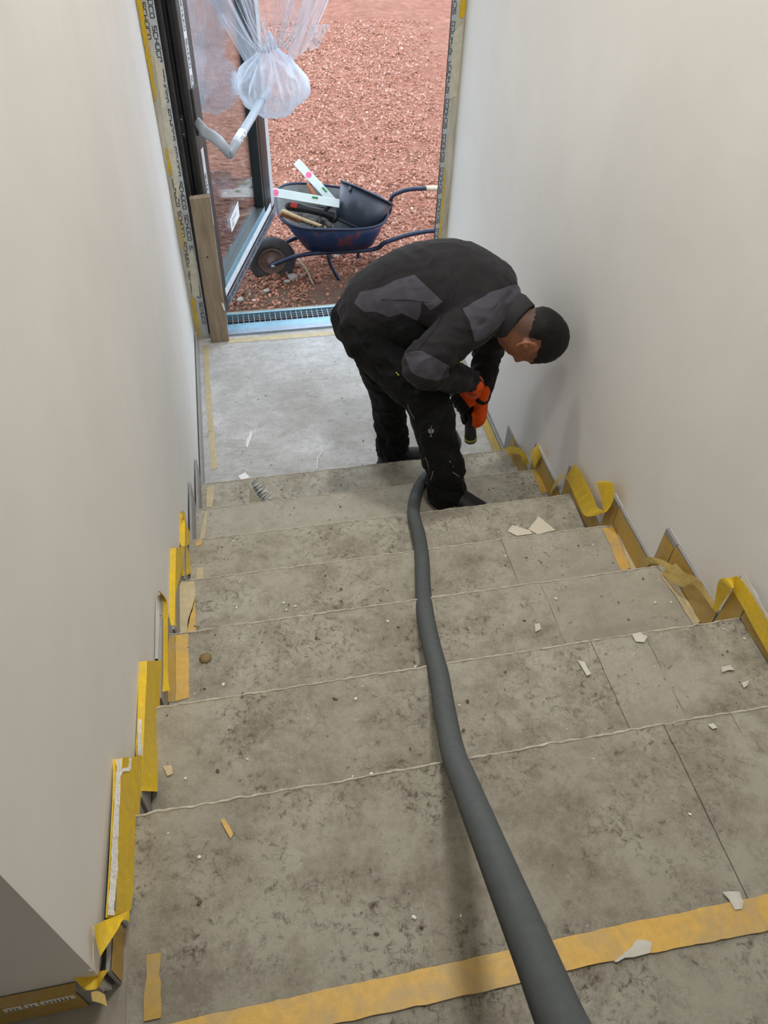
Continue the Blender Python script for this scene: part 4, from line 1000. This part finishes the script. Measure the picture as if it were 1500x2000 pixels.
# head ---------------------------------------------------------------
HU = Vector((.90, -.36, -.16)).normalized(); HF = Vector((-.22, .08, -.95)); HF = (HF-HU*HF.dot(HU)).normalized(); HR = HF.cross(HU)
HC = at(1040, 654, 1, -.40)
def headpt(d, grow=0):
    """d unit (right, forward, up) -> local head surface"""
    x, y, z = d
    rx = .082; ry = .106; rz = .127
    p = Vector((x*rx, y*ry, z*rz))
    if z < 0:                      # jaw narrows
        k = 1-.30*min(1, -z*1.1); p.x *= k
        if y < 0: p.y *= 1-.38*min(1, -z)
        else: p.y *= 1+.02*(-z)
    if y > .2:                     # face plane flatter
        p.y = min(p.y, .090+.02*(1-abs(x)))
        g = math.exp(-(x/.16)**2)
        p.y += .024*g*math.exp(-((z+.17)/.13)**2)+.008*g*math.exp(-((z-.0)/.2)**2)          # nose
        p.y += .006*math.exp(-((z-.22)/.09)**2)*(abs(x) < .6)                                 # brow
        for s in (-1, 1): p.y -= .012*math.exp(-((x-s*.36)/.17)**2-((z-.05)/.10)**2)         # sockets
        p.y += .007*math.exp(-(x/.28)**2)*(math.exp(-((z+.47)/.05)**2)+math.exp(-((z+.58)/.05)**2))  # lips
        p.y += .010*math.exp(-(x/.3)**2-((z+.88)/.14)**2)                                    # chin
    else: p.y *= 1.0
    return p*(1+grow)
def headworld(p): return HC+HR*p.x+HF*p.y+HU*p.z
def headmesh(bm, growf=None, nu=72, nv=48):
    g = []
    for j in range(nv+1):
        th = math.pi*j/nv; row = []
        for i in range(nu):
            ph = 2*math.pi*i/nu; d = (math.sin(th)*math.cos(ph), math.sin(th)*math.sin(ph), math.cos(th))
            p = headpt(d); 
            if growf: p = p+Vector(d)*growf(Vector(d), p)
            row.append(bm.verts.new(headworld(p)))
        g.append(row)
    for a, b in zip(g, g[1:]):
        for i in range(nu): bm.faces.new((a[i], a[(i+1) % nu], b[(i+1) % nu], b[i]))
    bmesh.ops.remove_doubles(bm, verts=bm.verts, dist=1e-6)
bm = bmesh.new(); headmesh(bm)
NB = J['neck']
limb(bm, [NB-(HC-NB)*.2, NB, NB.lerp(HC, .45), HC-HU*.02-HF*.02], [.062, .060, .058, .055])
for s in (-1, 1):                  # ears: bowl with rim
    ec = HC+HR*s*.081-HF*.006-HU*.022; tilt = (HU*.95-HF*.3).normalized(); fw = HR.cross(tilt)*1
    out = HR*s
    rim_ = [ec+tilt*(math.cos(q)*.030)+(HF*math.sin(q)*.017)*(1.0)+out*(.015 if math.sin(q) < .3 else .003) for q in [i*math.pi/8 for i in range(17)]]
    tube(bm, rim_, .0052, 8, 1)
    limb(bm, [ec-out*.006, ec+out*.007], [.019, .014], 12, 1)
    limb(bm, [ec-tilt*.024+out*.004, ec-tilt*.030+out*.006], [.007, .006], 8, 1)
# body under the clothes, one continuous figure with the head
torso(bm, [(J['hip'], .13, .09), (J['waist'], .13, .085), (J['mid'], .14, .09), (J['chest'], .155, .095), (J['shl'], .14, .07), (J['neck'], .06, .055)], LAT, 20, 4)
limb(bm, [J['rhip'], J['rkn'], J['rank']], [.07, .048, .034], 14); limb(bm, [J['lhip'], J['lkn'], J['lank']], [.07, .048, .034], 14)
limb(bm, [J['rsh'], J['rel'], J['rwr']], [.048, .036, .026], 14); limb(bm, [J['lsh'], J['lel'], J['lwr']], [.048, .036, .026], 14)
me = voxel(bm, .0037, 2, 'body')
fade = me.attributes.new('patch', 'FLOAT', 'POINT'); vals = []
for v in me.vertices:
    r = v.co-HC; x, y, z = r.dot(HR), r.dot(HF), r.dot(HU)
    k = 0
    if r.length < .17:
        dd = Vector((x/.082, y/.106, z/.127)); dd.normalize()
        q_ = max(min((dd.z+.12)*1.6, (.75-dd.y)*2.5), min((.05-dd.y)*1.8, (dd.z+1.7)*2))
        k = max(0, min(1, q_*1.3))
        if abs(x) > .080: k = 0                     # ears stay skin
        bro = math.exp(-((z-.030)/.006)**2)*math.exp(-((abs(x)-.030)/.016)**2)*(y > .06); k = max(k, bro)
    vals.append(k)
fade.data.foreach_set('value', vals)
body = link('body', me, M['skin'], man, True)
# eyes, brows, mouth sit on the face
for s in (-1, 1):
    ep = HC+HR*s*.029+HF*.081+HU*.008
    bm = bmesh.new(); bmesh.ops.create_uvsphere(bm, u_segments=16, v_segments=12, radius=.0115)
    for v in bm.verts: v.co += ep
    o = obj('eye', bm, simple('eye_white', (214, 206, 198), .3, bump=0) if s < 0 else bpy.data.materials['eye_white'], man, True)
    bm = bmesh.new(); lathe(bm, ep+HF*.0105, (HF-HU*.4).normalized(), [(.005, -.001), (.005, .0012), (.002, .0016)], 12); obj('iris', bm, M['black'], o)
bm = bmesh.new(); tube(bm, [HC+HR*.022+HF*.088-HU*.060, HC+HF*.0965-HU*.061, HC-HR*.022+HF*.088-HU*.060], .0035, 8, 6); obj('lips', bm, simple('lips', (150, 86, 76), .5, bump=0), man, True)
# hair
def hairk(x, y, z):
    top = min((z-.30)*2.2, (.82-y)*2.5); back = min((-.40-y)*2.2, (z+.10)*2.2)
    return max(top, back)
def hg(d, p):
    k = max(-1, min(1, hairk(*d)*1.6)); nz_ = noise.noise(Vector(d)*9)*.0015+noise.noise(Vector(d)*40)*.0012
    return -.0045+.006*(k+1)+(nz_ if k > -.3 else 0)
bm = bmesh.new(); headmesh(bm, hg, 110, 80); obj('hair', bm, M['hair'], man, True)
# trousers ------------------------------------------------------------
bm = bmesh.new()
torso(bm, [(J['hip']+Vector((-.03, 0, -.055)), .13, .09), (J['hip'], .168, .130), (J['hip'].lerp(J['waist'], .6), .160, .118), (J['waist'].lerp(J['mid'], .2), .14, .10)], LAT)
K = J
limb(bm, [K['rhip']+Vector((-.02, 0, .02)), K['rhip'].lerp(K['rkn'], .5)+Vector((.012, 0, .012)), K['rkn'], K['rkn'].lerp(K['rank'], .5), K['rank'].lerp(K['rkn'], .1)+Vector((0, 0, 0)), K['rank']+Vector((.002, -.01, -.075))], [.128, .122, .088, .078, .084, .080], 24)
limb(bm, [K['lhip'], K['lhip'].lerp(K['lkn'], .5), K['lkn'], K['lkn'].lerp(K['lank'], .5), K['lank'], K['lank']+Vector((.0, 0, -.03))], [.115, .095, .078, .074, .078, .074], 24)
limb(bm, [K['hip']+Vector((.03, 0, .0)), at(790, 628, 1, -.22), at(850, 640, 1, -.26)], [.12, .105, .06], 24)
me = voxel(bm, .007, 5, 'trousers')
def calf(c_): return 1.0+1.0*max(0, min(1, (.55-c_.z)/.3))
wrinkle(me, .011, 13, (1, 1, .9), 3, calf)
trou = link('trousers', me, M['trousers'], man, True)
# jacket --------------------------------------------------------------
bm = bmesh.new()
hem = J['hip'].lerp(J['waist'], .42)
torso(bm, [(hem, .176, .128), (J['waist'], .180, .134), (J['mid'], .190, .140), (J['chest'], .205, .142), (J['shl'], .190, .118), (J['shl'].lerp(J['neck'], .55), .125, .095), (J['neck'], .085, .080)], LAT)
limb(bm, [J['rsh'].lerp(J['shl'], .35), J['rsh'], J['rsh'].lerp(J['rel'], .5), J['rel'], J['rel'].lerp(J['rwr'], .5), J['rwr']], [.10, .095, .080, .068, .060, .045], 22)
limb(bm, [J['lsh'].lerp(J['shl'], .35), J['lsh'], J['lsh'].lerp(J['lel'], .5), J['lel'], J['lel'].lerp(J['lwr'], .5), J['lwr']], [.09, .088, .074, .062, .054, .042], 22)
nt = (HC-NB).normalized()
limb(bm, [NB-nt*.05, NB+nt*.028], [.085, .070], 24, 1)
me = voxel(bm, .0065, 5, 'jacket')
def jk(c_):
    d = min((c_-J['mid']).length, (c_-J['chest']).length, (c_-J['shl']).length); return .55+.85*max(0, min(1, (d-.20)/.12))
wrinkle(me, .010, 10, (1.1, 1.1, 1.4), 8, jk)
def inside(poly, x, y):
    """signed distance in px to a polygon, + inside"""
    c_ = False; dm = 1e9; n = len(poly)
    for i in range(n):
        x1, y1 = poly[i]; x2, y2 = poly[(i+1) % n]
        if (y1 > y) != (y2 > y) and x < (x2-x1)*(y-y1)/(y2-y1)+x1: c_ = not c_
        t = max(0, min(1, ((x-x1)*(x2-x1)+(y-y1)*(y2-y1))/((x2-x1)**2+(y2-y1)**2))); dm = min(dm, math.hypot(x-x1-t*(x2-x1), y-y1-t*(y2-y1)))
    return dm if c_ else -dm
PATCH = [[(824, 685), (858, 703), (878, 714), (877, 736), (855, 744), (829, 740), (804, 729), (796, 711), (790, 690), (810, 685)],
 [(902, 601), (953, 572), (1008, 554), (1019, 558), (1024, 580), (1004, 605), (975, 638), (946, 663), (928, 669), (917, 627)],
 [(691, 592), (703, 570), (720, 567), (745, 561), (771, 547), (809, 536), (844, 569), (866, 590), (840, 607), (824, 587), (822, 612), (815, 627), (785, 612), (760, 620), (734, 609), (711, 609)]]
me.update(); pa = me.attributes.new('patch', 'FLOAT', 'POINT'); vals = []
for v in me.vertices:
    k = -9
    if v.normal.dot(CAMPOS-v.co) > -.1:
        x, y = pr(v.co); k = max(inside(P_, x, y) for P_ in PATCH)
    vals.append(max(0, min(1, .5+k/14)))
pa.data.foreach_set('value', vals)
jack = link('jacket', me, M['jacket'], man, True)
# collar band
cb = bmesh.new(); c0 = NB+nt*.005; a_, b_ = frame_of(nt)
prof = [(.088, -.02), (.092, .0), (.084, .045), (.076, .050), (.074, .045), (.080, .0), (.078, -.02)]
rings = [ring(cb, c0+nt*h-HF*.004, a_, b_, r*.98, r, 32) for r, h in prof]
skin_rings(cb, rings, False); obj('collar', cb, simple('collar_knit', (50, 48, 52), .85, bump=.4, bs=300), man, True)
SEAM = simple('dark_seam', (14, 13, 15), .8, bump=0)
def seam(pts, onto='jacket', r=.0013):
    P_ = [onsurf(u, v, onto) for u, v in pts]; P_ = [p+n*.0004 for p, n in P_ if p is not None]
    if len(P_) > 1: otube('seam', P_, r, SEAM, man, 6, 4)
# shoes ---------------------------------------------------------------
def shoe(ank, toe, sole_z, label, grey):
    f = Vector((toe.x-ank.x, toe.y-ank.y, 0)); Lh = f.length; f.normalize(); s = Vector((-f.y, f.x, 0)); c_ = Vector((ank.x, ank.y, sole_z))
    e = empty('shoe', c_, parent=man)
    bm = bmesh.new(); secs = []
    for t, hw, h in ((-.085, .022, .045), (-.078, .032, .075), (-.05, .038, .095), (0, .042, .100), (.05, .045, .085), (.10, .048, .065), (.145, .047, .052), (.18, .036, .044), (.198, .018, .034)):
        secs.append((c_+f*t+Vector((0, 0, .018+h/2)), s, Vector((0, 0, 1)), hw, h/2))
    loft(bm, secs, 20); up = obj('upper', bm, M['shoe'], e, True)
    bm = bmesh.new(); out = []
    for t, hw in ((-.09, .024), (-.07, .036), (0, .041), (.08, .047), (.14, .050), (.18, .042), (.204, .020)): out.append((t, hw))
    P_ = [c_+f*t+s*hw for t, hw in out]+[c_+f*t-s*hw for t, hw in out[::-1]]
    slab(bm, [p+Vector((0, 0, .004)) for p in P_], .026); obj('sole', bm, M['black'], e)
    bm = bmesh.new(); slab(bm, [c_+f*t-s*hw+Vector((0, 0, z_)) for t, hw, z_ in ((-.07, .038, .035), (.02, .046, .034), (.06, .050, .05), (.0, .046, .075), (-.06, .040, .07))], .002, -s); obj('side_panel', bm, M['shoegrey'] if grey else M['reflect'], e)
    for i in range(5):
        t = .03+.022*i; q = c_+f*t+Vector((0, 0, .018+.092-.011*i))
        bm = bmesh.new(); tube(bm, [q-s*.024, q+Vector((0, 0, .005)), q+s*.024], .003, 6, 3); obj('lace', bm, M['steel'] if i == 1 else M['black'], e, True)
ra = J['rank']; shoe(Vector((ra.x+.015, ra.y-.02, 0)), Vector((ra.x+.125, ra.y-.115, 0)), 2*RISE+.003, '', False)
la = J['lank']; shoe(Vector((la.x+.01, la.y, 0)), Vector((la.x+.2, la.y+.03, 0)), .002, '', True)
# gloves --------------------------------------------------------------
def glove(c_, axis, palm_dir, wrist, r, side):
    """hand closed round a cylinder: axis through c_, palm on palm_dir, forearm coming from wrist"""
    Z = axis.normalized(); X = (palm_dir-Z*palm_dir.dot(Z)).normalized(); Y = Z.cross(X)*side
    def cyl(ang, rad, z): return c_+X*(math.cos(ang)*rad)+Y*(math.sin(ang)*rad)+Z*z
    bm = bmesh.new()
    for zz in (-.032, -.011, .011, .032):       # palm as four fused rays
        limb(bm, [cyl(math.radians(a), r+.017, zz*(.85+.15*(a > 20))) for a in (-50, -15, 20, 55)], [.020, .022, .021, .015], 12, 3)
    hc = cyl(math.radians(-30), r+.02, 0)
    limb(bm, [wrist+(wrist-hc).normalized()*.02, wrist, wrist.lerp(hc, .5), hc], [.043, .039, .034, .030], 14, 3)
    for i, (zz, end) in enumerate(((-.034, 215), (-.0115, 240), (.0115, 236), (.034, 222))):
        limb(bm, [cyl(math.radians(a), r+(.012 if a > 60 else .015)+(.003 if a in (90, 160) else 0), zz*(1-.06*(a > 120))) for a in (50, 90, 125, 160, end)], [.0130, .0128, .0120, .0112, .0100], 10, 4)
    limb(bm, [cyl(math.radians(-55), r+.018, -.02), cyl(math.radians(-85), r+.018, -.040), cyl(math.radians(-125), r+.013, -.050), cyl(math.radians(-165), r+.012, -.046)], [.015, .0135, .012, .0105], 10, 4)
    me = voxel(bm, .003, 2, 'glove'); a_ = me.attributes.new('patch', 'FLOAT', 'POINT'); vals = []
    for v in me.vertices:
        q = v.co-c_; x, y, z = q.dot(X), q.dot(Y), q.dot(Z); ang = math.degrees(math.atan2(y, x)); rad = math.hypot(x, y)
        org = (-80 < ang < 48 and rad > r+.007) or (v.co-wrist).length < .055 or rad > r+.05
        vals.append(1.0 if org else 0.0)
    me.update()
    a_.data.foreach_set('value', vals); return link('glove', me, M['glove'], man, True)
ndir = (NZ1-NZ0).normalized()
RH = at(908, 784, 1, -.18); LH = at(920, 808, 1, -.18)
glove(RH, (at(918, 800, 1, -.18)-at(892, 766, 1, -.10)), (Vector((.55, -.70, .45))), J['rwr']+Vector((.006, 0, -.01)), .025, 1)
glove(LH, ndir, Vector((.8, -.35, .4)), J['lwr'], .025, -1)
# trousers details: emblem, piping
def onsurf(u, v, objname):
    dg = bpy.context.evaluated_depsgraph_get(); o = bpy.data.objects[objname]; d = (RM @ Vector(((u-750)/FPX, -(v-1000)/FPX, -1))).normalized()
    ml = Matrix.Translation(wloc(o)); h, loc, n, _ = o.ray_cast(ml.inverted() @ CAMPOS, d)
    return (ml @ loc, n) if h else (None, None)
bpy.context.view_layer.update()
def decal(name, shapes, mat, off=.0015, onto='trousers'):
    bm = bmesh.new()
    for sh in shapes:
        vs_ = []
        for u, v in sh:
            p, n = onsurf(u, v, onto)
            if p is None: break
            vs_.append(bm.verts.new(p+n*off))
        else: bm.faces.new(vs_)
    bmesh.ops.triangulate(bm, faces=bm.faces[:])
    return obj(name, bm, mat, man)
cu, cv = 842, 842
wing = lambda s: [(cu+s*x, cv+y) for x, y in ((.6, -1), (1.8, -4), (4.2, -5), (5.6, -2), (5.4, 1), (3.6, 3.6), (1.6, 4.4), (.7, 3))]
decal('emblem', [wing(1), wing(-1), [(cu-.5, cv+4), (cu+.5, cv+4), (cu+.6, cv+9), (cu-.6, cv+9)], [(cu-2.2, cv+9), (cu+2.2, cv+9), (cu+2.2, cv+10.5), (cu-2.2, cv+10.5)], [(cu-.6, cv-3), (cu-.2, cv-9), (cu+1.2, cv-10), (cu+1, cv-8), (cu+.6, cv-3)]], M['reflect'])
def piping(pts, r=.0014, mat='reflect', onto='trousers'):
    P_ = []
    for u, v in pts:
        p, n = onsurf(u, v, onto)
        if p is not None: P_.append(p+n*.001)
    if len(P_) > 1: otube('piping', P_, r, M[mat], man, 6, 3)
for sp in ([(893, 560), (884, 585), (866, 612), (852, 640), (832, 664), (812, 688)], [(1016, 556), (985, 560), (950, 574), (920, 592), (902, 602)], [(893, 490), (884, 520), (880, 556)], [(676, 584), (684, 600), (700, 612), (716, 618)], [(824, 685), (858, 703), (878, 715)], [(745, 585), (772, 586), (800, 586), (826, 590), (864, 592)], [(902, 603), (908, 622), (918, 644), (926, 666)]): seam(sp)
for sp in ([(690, 640), (705, 668), (725, 700), (745, 730), (775, 755)], [(760, 700), (790, 740), (805, 775)]): seam(sp, 'trousers', .0016)
piping([(774, 727), (779, 733)], .003, 'nyellow'); piping([(796, 790), (802, 805), (810, 818)]); piping([(830, 893), (835, 903), (837, 917)]); piping([(878, 900), (886, 912)])
piping([(884, 922), (895, 930), (906, 938)]); piping([(846, 920), (842, 936), (834, 944)])
# ------------------------------------------------------------ small things on the stairs
def scrap(name, pix, z, mat, label, cat, th=.0015, lift=.006, group=None, amp=.001):
    o = flat(name, pix, z, mat, None, th, amp, lift); return tag(o, label, cat, group)
card = simple('cream_card', (222, 214, 196), .7, var=.04)
def bent(pix, z, dz, label):
    bm = bmesh.new(); P_ = []
    for (u, v), h in zip(pix, dz):
        p = at(u, v, 2, z+h+.006); P_.append(p)
    lo = [bm.verts.new(p) for p in P_]; hi = [bm.verts.new(p+Vector((0, 0, .0018))) for p in P_]; n = len(P_)
    for i in range(1, n-1): bm.faces.new((lo[0], lo[i+1], lo[i])); bm.faces.new((hi[0], hi[i], hi[i+1]))
    for i in range(n): bm.faces.new((lo[i], lo[(i+1) % n], hi[(i+1) % n], hi[i]))
    return tag(obj('card_scrap', bm, card), label, 'card scrap')
bent([(1032, 1034), (1052, 1009), (1085, 1036), (1050, 1044)], 3*RISE, [.0, .012, .0, .0], 'larger folded cream card scrap on the third step')
bent([(991, 1038), (1001, 1026), (1034, 1036), (1040, 1043), (1010, 1047)], 3*RISE, [.0, .006, .0, .0, .0], 'smaller torn cream card scrap beside the folded one')
scrap('card_scrap', [(465, 930), (479, 923), (488, 933), (472, 938)], 0, M['paper'], 'small white square card on the landing edge near left wall', 'card scrap', lift=.001)
w0 = otube('wire_offcut', [at(627, 870, 2, .004), at(628, 884, 2, .010), at(621, 896, 2, .006), at(619, 918, 2, .004)], .003, M['white'], None, 6, 4); tag(w0, 'thin white wire offcut lying on the landing edge', 'wire')
scrap('plaster_sliver', [(490, 840), (493, 850), (487, 866), (483, 876), (480, 872), (482, 860), (488, 848)], 0, M['plaster'], 'long white plaster sliver on the landing', 'plaster chip', .003, .001)
# brush standing against the riser
e = empty('dust_brush', at(500, 982, 2, RISE), 'cream hand brush lying on its side on the lowest step, grey bristles up', 'brush')
b0, b1, b2 = at(480, 984, 1, -RUN+.03), at(489, 951, 1, -RUN+.07), at(528, 978, 1, -RUN+.03)
zb = RISE+.004
q = [Vector((b0.x, -RUN+.045, zb)), Vector((b2.x+.012, -RUN+.045, zb)), at(489, 951, 1, -RUN+.075)]
bm = bmesh.new(); slab(bm, q, .035, Vector((0, .94, .1))); obj('block', bm, M['brushwood'], e)
dvec = (q[1]-q[2]); nrm = Vector((.85, .3, .5)).normalized()
for i in range(17):
    for j in range(3):
        a = q[2].lerp(q[1], .06+.055*i)+Vector((.0, .004+.012*j, .003)); l_ = .034+.006*rng.random()
        otube('bristle_tuft', [a, a+(nrm+Vector((.15*rng.uniform(-1, 1), .2*rng.uniform(-1, 1), .1*rng.uniform(-1, 1))))*l_], [.0024, .0012], M['bristle'] if (i+j) % 3 else M['white'], e, 5, 1)
# amber lump, stains, chips
bm = bmesh.new(); p = at(402, 1288, 2, 5*RISE)
lathe(bm, Vector((p.x, p.y, 5*RISE+.003)), Vector((0, 0, 1)), [(.016, 0), (.018, .004), (.013, .008), (.004, .009)], 7); tag(obj('hardened_glue_blob', bm, M['amber'], None, True), 'brown hardened glue blob on the fifth step near left tape', 'glue blob')
stn = simple('white_filler_spill', (204, 201, 190), .8, bump=.6, bs=120)
def patchy(pix, z, seed):
    o = flat('filler_patch', pix, z, stn, stairs, .0012, .004, .0085); return o
patchy([(1404, 1742), (1420, 1737), (1440, 1744), (1447, 1766), (1444, 1778), (1430, 1780), (1418, 1762)], ZF, 1)
patchy([(1190, 1882), (1216, 1864), (1240, 1838), (1274, 1842), (1270, 1866), (1236, 1870), (1200, 1878)], ZF, 2)
patchy([(1232, 1244), (1250, 1240), (1262, 1248), (1256, 1260), (1240, 1258)], 6*RISE, 3)
patchy([(1128, 1294), (1138, 1296), (1150, 1318), (1142, 1322)], 6*RISE, 4)
patchy([(1288, 1415), (1300, 1420), (1400, 1424), (1398, 1426)], ZF, 5) if False else None
patchy([(1042, 1222), (1052, 1222), (1056, 1232), (1046, 1236)], 5*RISE, 6)
patchy([(1446, 1336), (1460, 1334), (1462, 1344), (1450, 1346)], 6*RISE, 7)
patchy([(1404, 1306), (1424, 1302), (1430, 1310), (1410, 1318)], 6*RISE, 8)
patchy([(1378, 1418), (1390, 1418), (1399, 1426), (1390, 1428)], ZF, 9)
# scattered crumbs: plaster bits and dark fibres, a stuff object each
def crumbs(name, n, smin, smax, mat, label, seed):
    r2 = np.random.default_rng(seed); V = []; F = []
    for i in range(n):
        k = r2.integers(-2, 8); s = smin+(smax-smin)*r2.random()**3
        x = .02+1.47*r2.random()
        if k <= 0: y, z = .02+1.4*r2.random()**1.3, 0.001
        elif k == 7: y, z = YTOP-.02-1.0*r2.random(), ZF+.005
        else: y, z = -(k-1)*RUN-.02-(RUN-.05)*r2.random(), k*RISE+.005
        q, _ = np.linalg.qr(r2.normal(size=(3, 3)))
        v = (iv*(1+.3*r2.uniform(-1, 1, (len(iv), 1))))*np.array([1, .7, .35])*s
        th = r2.random()*6.28; c_, s_ = math.cos(th), math.sin(th); v = v@np.array([[c_, s_, 0], [-s_, c_, 0], [0, 0, 1]])+np.array([x, y, z+s*.3])
        F.append(ifc+len(iv)*i); V.append(v)
    V = np.concatenate(V); F = np.concatenate(F); me = bpy.data.meshes.new(name); me.from_pydata(V.tolist(), [], F.tolist())
    return tag(link(name, me, mat), label, 'debris', kind='stuff')
crumbs('plaster_crumbs', 420, .0012, .006, M['plaster'], 'scattered white plaster crumbs over the steps and landing', 3)
crumbs('dirt_crumbs', 600, .001, .0055, simple('dark_crumb', (96, 84, 70), .9), 'scattered dark dirt crumbs over the steps and landing', 4)
r3 = np.random.default_rng(9); bm = bmesh.new()
for i in range(260):
    k = int(r3.integers(0, 8)); x = .03+1.45*r3.random()
    y, z = (.02+.9*r3.random(), .002) if k == 0 else ((YTOP-.02-.9*r3.random(), ZF+.006) if k == 7 else (-(k-1)*RUN-.02-(RUN-.05)*r3.random(), k*RISE+.006))
    th = r3.random()*6.28; l_ = .006+.02*r3.random()**2; d = Vector((math.cos(th), math.sin(th)*.6, 0)); p = Vector((x, y, z)); c2 = Vector((-d.y, d.x, 0))*l_*.3*r3.uniform(-1, 1)
    tube(bm, [p, p+d*l_*.5+c2+Vector((0, 0, .002)), p+d*l_], .0007, 4, 3)
tag(obj('fibre_lint', bm, simple('brown_fibre', (128, 112, 90), .9, bump=0), None), 'loose fibre lint pulled from the fleece on the stairs', 'debris', kind='stuff')
